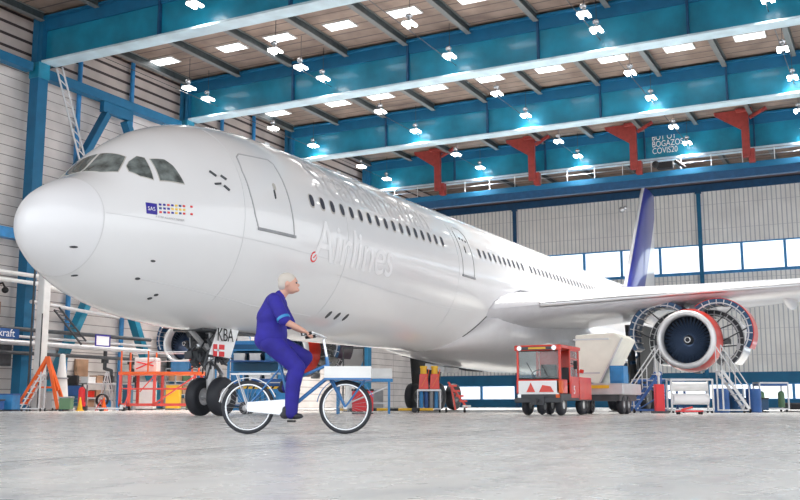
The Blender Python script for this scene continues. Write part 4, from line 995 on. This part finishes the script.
# standing valves/pipes on the left wall
for j,(yy,x0) in enumerate(((24.7,'left'),(26.7,'right'))):
    b=MB().path([(-21.4,yy,3.2),(-21.4,yy,2.2),(-21.4,yy+.5,2.1),(-21.4,yy+.5,1.1)],.1,10); b.tube((-21.4,yy,2.5),(-21.4,yy,2.8),.2).tube((-21.4,yy+.5,1.5),(-21.4,yy+.5,1.8),.2)
    tag(b.build('valve_pipe','dgrey'),'dark bent valve pipe on the left wall behind the bench, %s of two'%x0,'pipe','valve pipes')
for j,(yy,zz,w0,m,lab) in enumerate(((23.4,2.2,.9,'brown','brown notice board low on the left wall above the bench'),(21.2,2.6,.7,'silver','grey panel low on the left wall left of the brown board'),(28.3,2.4,1.2,'grey','grey equipment panel on the left wall behind the red stand'),(30.9,2.6,1.4,'dgrey','dark equipment panel on the left wall beyond the red stand'))):
    tag(MB().box((-21.8,yy,zz),(.12,w0,.9)).box((-21.73,yy,zz),(.04,w0-.12,.76)).build('wall_panel',m,bevel=.01),lab,'panel')
# ------------------------------------------------------------------ equipment behind the cyclist
t=thing('storage_rack','tall blue shelving rack behind the nose gear and cyclist','rack',(-7.1,18.6,0),VR)
frame_box(MB(),2.1,.9,2.75,.1,.05).build('frame','lblue',t)
for k in range(6): MB().b2((-1.03,-.43,.25+.45*k),(1.03,.43,.30+.45*k)).build('shelf','lblue' if k%2 else 'mblue',t)
MB().b2((-1.0,.38,.1),(1.0,.42,2.8)).build('back_panel','teal',t)
for si in range(3):
    for k in range(3):
        z=.302+.9*si; xx=-.65+.65*k; c=math.cos(VR);s_=math.sin(VR)
        mm=['silver','lblue','whitem'][(si+k)%3]
        o=MB().box((0,0,.15),(.45,.5,.3)).b2((-.24,-.26,.24),(.24,.26,.3)).build('parts_bin',mm); o.rotation_euler=(0,0,VR); o.location=(-7.1+xx*c,18.6+xx*s_,z)
        tag(o,'%s bin, %s on the %s shelf of the tall blue rack'%({'silver':'silver','lblue':'blue','whitem':'white'}[mm],['left','middle','right'][k],['lowest','middle','upper'][si]),'bin','bins on the blue rack')
t=thing('power_cart','blue ground power cart with yellow striped edge, behind the bicycle rear wheel','cart',(-1.55,11.4,0),VR)
MB().box((0,0,.62),(1.6,.9,.5)).build('housing','lblue',t,bevel=.04)
MB().box((.1,0,1.0),(1.0,.8,.26)).build('upper_housing','mblue',t,bevel=.04)
MB().b2((-.8,-.47,.80),(.8,-.45,.88)).build('yellow_edge','yellow',t)
b=MB()
for k in range(8): b.prism([(-.75+.2*k,-.475,.80),(-.68+.2*k,-.475,.80),(-.62+.2*k,-.475,.88),(-.69+.2*k,-.475,.88)],(0,.006,0))
b.build('black_stripes','black',t)
frame_box(MB(),1.55,.85,.30,1.0,.015).build('guard_rail','silver',t)
for k in range(6): MB().box((-.4+.16*k,-.46,.55),(.05,.02,.25)).build('louvre_slot','teal',t)
for sx in (-.55,.55):
    for sy in (-.4,.4):
        o=MB().tube((sx,sy-.06,.2),(sx,sy+.06,.2),.2,seg=24).build('wheel','tyre',t); MB().tube((sx,sy-.07,.2),(sx,sy+.07,.2),.09,seg=16).build('wheel_hub','silver',o)
t=thing('work_table','long white and blue work table behind the bicycle front wheel','table',(.55,13.6,0),VR)
MB().box((.3,0,1.32),(1.9,.8,.34)).build('table_box','whitem',t,bevel=.02)
MB().box((.3,0,1.10),(1.95,.85,.1)).build('blue_skirt','lblue',t)
for sx in (-.55,1.15):
    for sy in (-.35,.35): MB().bar((sx,sy,0),(sx,sy,1.06),.07).build('leg','lblue',t)
MB().bar((-.55,-.35,.2),(1.15,-.35,.9),.04).bar((-.55,.35,.35),(1.15,.35,.35),.05).build('cross_brace','silver',t)
crate(.75,13.8,.7,.55,.8,'lred','dark red machine crate under the white and blue table',lid='black')
t=thing('gas_bottle_stand','white bottle stand with black fittings right of the white and blue table','stand',(-3.2,20.0,0),VR)
for k in range(2): MB().tube((-.2+.4*k,0,.1),(-.2+.4*k,0,1.5),.13,seg=16).ball((-.2+.4*k,0,1.5),.13).build('bottle',['whitem','teal'][k],t,smooth=40)
MB().b2((-.4,-.2,0),(.4,.2,.1)).bar((-.42,0,.1),(-.42,0,2.6),.06).bar((.42,0,.1),(.42,0,2.6),.06).bar((-.42,0,2.6),(.42,0,2.6),.06).build('stand_frame','dgrey',t)
crate(-4.6,24.4,.75,.6,.98,'grey','grey cabinet cart standing alone left of the far main wheel',name='cabinet_cart',cat='cart',lid='silver')
t=thing('tow_bar','long low tow bar with yellow stripes lying on the floor behind the bicycle','tow bar',(-.4,17.3,0),VR)
MB().tube((-1.6,0,.12),(1.9,0,.12),.05).build('bar','yellow',t)
for k in range(4): MB().tube((-1.3+.8*k,0,.12),(-1.0+.8*k,0,.12),.053).build('black_band','black',t)
for s_ in (-.15,.15): MB().tube((1.2,s_-.03,.11),(1.2,s_+.03,.11),.11,seg=18).build('wheel','tyre',t)
MB().torus((-1.68,0,.12),(0,0,1),.08,.025,16,6).build('hitch_eye','steel',t)
# ------------------------------------------------------------------ stands below the open engine
def stairs(name,lab,loc,rz,h,run,w_,m,n):
    t=thing(name,lab,'stairs',loc,rz)
    b=MB()
    for s_ in (-w_/2,w_/2): b.bar((0,s_,.1),(run,s_,h),.06,.1)
    b.build('stringer',m,t)
    for k in range(n): MB().box((run*(k+.7)/n,0,.1+(h-.1)*(k+.7)/n),(.22,w_,.03)).build('tread','silver',t)
    b=MB()
    for s_ in (-w_/2,w_/2):
        b.tube((0,s_,.95),(run,s_,h+.9),.022)
        for k in range(3): b.tube((run*k/2,s_,.1+(h-.1)*k/2),(run*k/2,s_,.95+(h-.05)*k/2),.018)
    b.build('handrail','silver',t)
    b=MB()
    for s_ in (-w_/2,w_/2): b.bar((run,s_,.08),(run,s_,h),.05); b.bar((0,s_,.1),(run,s_,.1),.05)
    b.build('support_frame',m,t)
    castors(t,.01+0*run,w_,.08)
    return t
stairs('mobile_stairs','silver mobile stairs right of the open engine, descending to the right',(11.75,22.75,0),VR+PI,1.55,.95,.6,'silver',7)
stairs('mobile_stairs','blue framed mobile stairs left of the open engine, rising to the right',(8.15,20.3,0),VR,1.45,1.0,.7,'mblue',6)
t=thing('work_platform','dark work platform with silver rails under the left side of the open engine','platform',(8.6,22.6,0),VR)
frame_box(MB(),1.7,1.0,1.1,.1,.035).bar((-.85,-.5,.15),(.85,-.5,1.15),.04).bar((.85,-.5,.15),(-.85,-.5,1.15),.04).build('scaffold','mblue',t)
MB().b2((-.88,-.53,1.2),(.88,.53,1.26)).build('deck','silver',t)
castors(t,1.6,.9,.07)
t=thing('engine_stand','white wrapped engine cradle directly below the open engine','cradle',(9.9,21.9,0),VR)
MB().tube((-.68,0,.95),(.62,0,.95),.17,seg=24).build('wrapped_roll','whitem',t,smooth=40)
MB().tube((-.62,0,.5),(.66,0,.5),.20,seg=24).build('wrapped_roll','lett',t,smooth=40)
frame_box(MB(),1.5,.6,1.1,.1,.03).build('cradle_frame','silver',t)
castors(t,1.4,.5,.06)
for k,(xx,yy,m) in enumerate(((10.75,23.5,'mblue'),(11.2,24.2,'navy'),(11.75,24.6,'mblue'))):
    o=MB().lathe([(.001,0),(.27,0),(.29,.03),(.28,.28),(.29,.3),(.28,.6),(.29,.62),(.28,.88),(.25,.9),(.001,.9)],(0,0,0),(0,0,1),24).build('oil_drum',m,smooth=30); o.location=(xx,yy,0)
    tag(o,'dark blue oil drum behind the silver stairs, %s of three'%['nearest the white cradle','middle','farthest from the white cradle'][k],'drum','oil drums')
t=thing('floor_dolly','low red floor dolly lying in front of the white cradle','dolly',(10.8,17.0,0),VR)
b=MB().bar((-.4,-.12,.1),(.4,-.12,.1),.05).bar((-.4,.12,.1),(.4,.12,.1),.05).bar((-.35,-.12,.1),(-.35,.12,.1),.05).bar((.35,-.12,.1),(.35,.12,.1),.05); b.build('frame','lred',t)
MB().bar((-.25,0,.14),(.1,0,.22),.1,.06).build('saddle_arm','redp',t); castors(t,.7,.24,.05)
t=thing('tail_dock_trolley','silver frame trolley with two green tanks at right','trolley',(12.0,27.9,0),VR)
frame_box(MB(),1.15,.7,1.05,.12,.03).build('frame','silver',t)
MB().b2((-.6,-.37,1.05),(.6,.37,1.2)).build('top_tray','mblue',t,bevel=.02)
for xx in (-.4,.42): MB().tube((xx,0,.18),(xx,0,.72),.13,seg=18).ball((xx,0,.72),.13).build('tank','green',t,smooth=40)
castors(t,1.0,.6,.06)
crate(12.95,30.6,1.3,.9,.36,'black','low black pallet crate on the floor at the right edge',lid='dgrey')
crate(11.6,25.9,.9,.6,.55,'navy','dark navy chest between the stairs and the frame trolley',lid='black')
# hanging service hoses & control post beside port gear
t=thing('service_post','red and silver service post left of the dark gear leg under the wing','post',(9.3,19.6,0),VR)
MB().box((0,0,.5),(.3,.3,1.0)).build('post_body','lred',t,bevel=.02); MB().tube((0,0,1.0),(0,0,1.3),.04).ball((0,0,1.35),.08).build('valve','silver',t)
MB().box((0,0,.04),(.5,.5,.08)).build('base_plate','dgrey',t)

# ------------------------------------------------------------------ more workshop goods along the left wall
t=thing('step_ladder','silver step ladder standing between the work bench and the red docking stand','ladder',(-17.9,21.3,0),VR)
b=MB()
for s_ in (-.22,.22): b.bar((-.35,s_,0),(0,s_*.8,1.9),.05); b.bar((.4,s_,0),(0,s_*.8,1.9),.04)
b.build('rails','silver',t)
for k in range(6): MB().box((-.33+.058*k,0,.25+.29*k),(.14,.42,.03)).build('rung','steel',t)
t=thing('hose_reel','black hose coil on a red stand before the work bench','hose reel',(-17.3,20.4,0),VR)
b=MB()
for k in range(4): b.torus((0,-.09+.06*k,.5),(0,1,0),.27,.035,24,8)
b.build('hose_coil','black',t,smooth=60)
MB().bar((-.25,-.15,0),(0,-.15,.5),.04).bar((.25,-.15,0),(0,-.15,.5),.04).bar((-.25,.15,0),(0,.15,.5),.04).bar((.25,.15,0),(0,.15,.5),.04).bar((0,-.17,.5),(0,.17,.5),.05).build('reel_stand','lred',t)
for j,(xx,yy,m,lab) in enumerate(((-16.9,18.6,'yellow','yellow safety cone like post at left, right of the orange hoist'),(-16.7,19.9,'orange','orange safety cone on the floor before the step ladder'))):
    o=MB().lathe([(.001,0),(.19,0),(.19,.03),(.13,.04),(.03,.62),(.001,.63)],(0,0,0),(0,0,1),20).build('safety_cone',m,smooth=30); o.location=(xx,yy,0); tag(o,lab.replace(' like post',''),'cone')
t=thing('pallet_truck','low silver hand pallet truck with red handle before the red docking stand','pallet truck',(-14.9,18.6,0),VR)
MB().box((-.1,-.18,.12),(1.1,.15,.06)).box((-.1,.18,.12),(1.1,.15,.06)).box((.45,0,.18),(.12,.52,.2)).build('forks','silver',t)
MB().bar((.5,0,.2),(.8,0,1.1),.04).bar((.8,-.15,1.1),(.8,.15,1.1),.04).build('handle','redp',t)
MB().tube((.5,-.12,.09),(.5,.12,.09),.09).build('wheel','black',t); MB().tube((-.5,-.22,.05),(-.5,.22,.05),.05).build('roller','black',t)
t=thing('parts_shelf','grey shelf of white and brown cartons behind the red docking stand','shelf',(-19.3,29.0,0),PI/2)
frame_box(MB(),2.8,.7,2.2,.05,.035).build('frame','grey',t)
for k in range(3): MB().b2((-1.38,-.33,.1+.72*k),(1.38,.33,.14+.72*k)).build('shelf_board','silver',t)
for si in range(3):
    for k in range(4):
        m=['whitem','brown','lblue','whitem','yellow','brown','whitem','redp','brown','green','whitem','lblue'][si*4+k]
        o=MB().box((0,0,.24),(.5,.55,.48)).b2((-.26,-.05,.47),(.26,.05,.485)).build('carton',m); o.location=(-19.3,29.0-1.0+.66*k,.142+.72*si)
        tag(o,'%s carton, %s from the left on the %s shelf behind the red stand'%({'whitem':'white','brown':'brown','lblue':'blue','yellow':'yellow','redp':'red','green':'green'}[m],ORD[k],['bottom','middle','top'][si]),'box','cartons on the grey shelf')
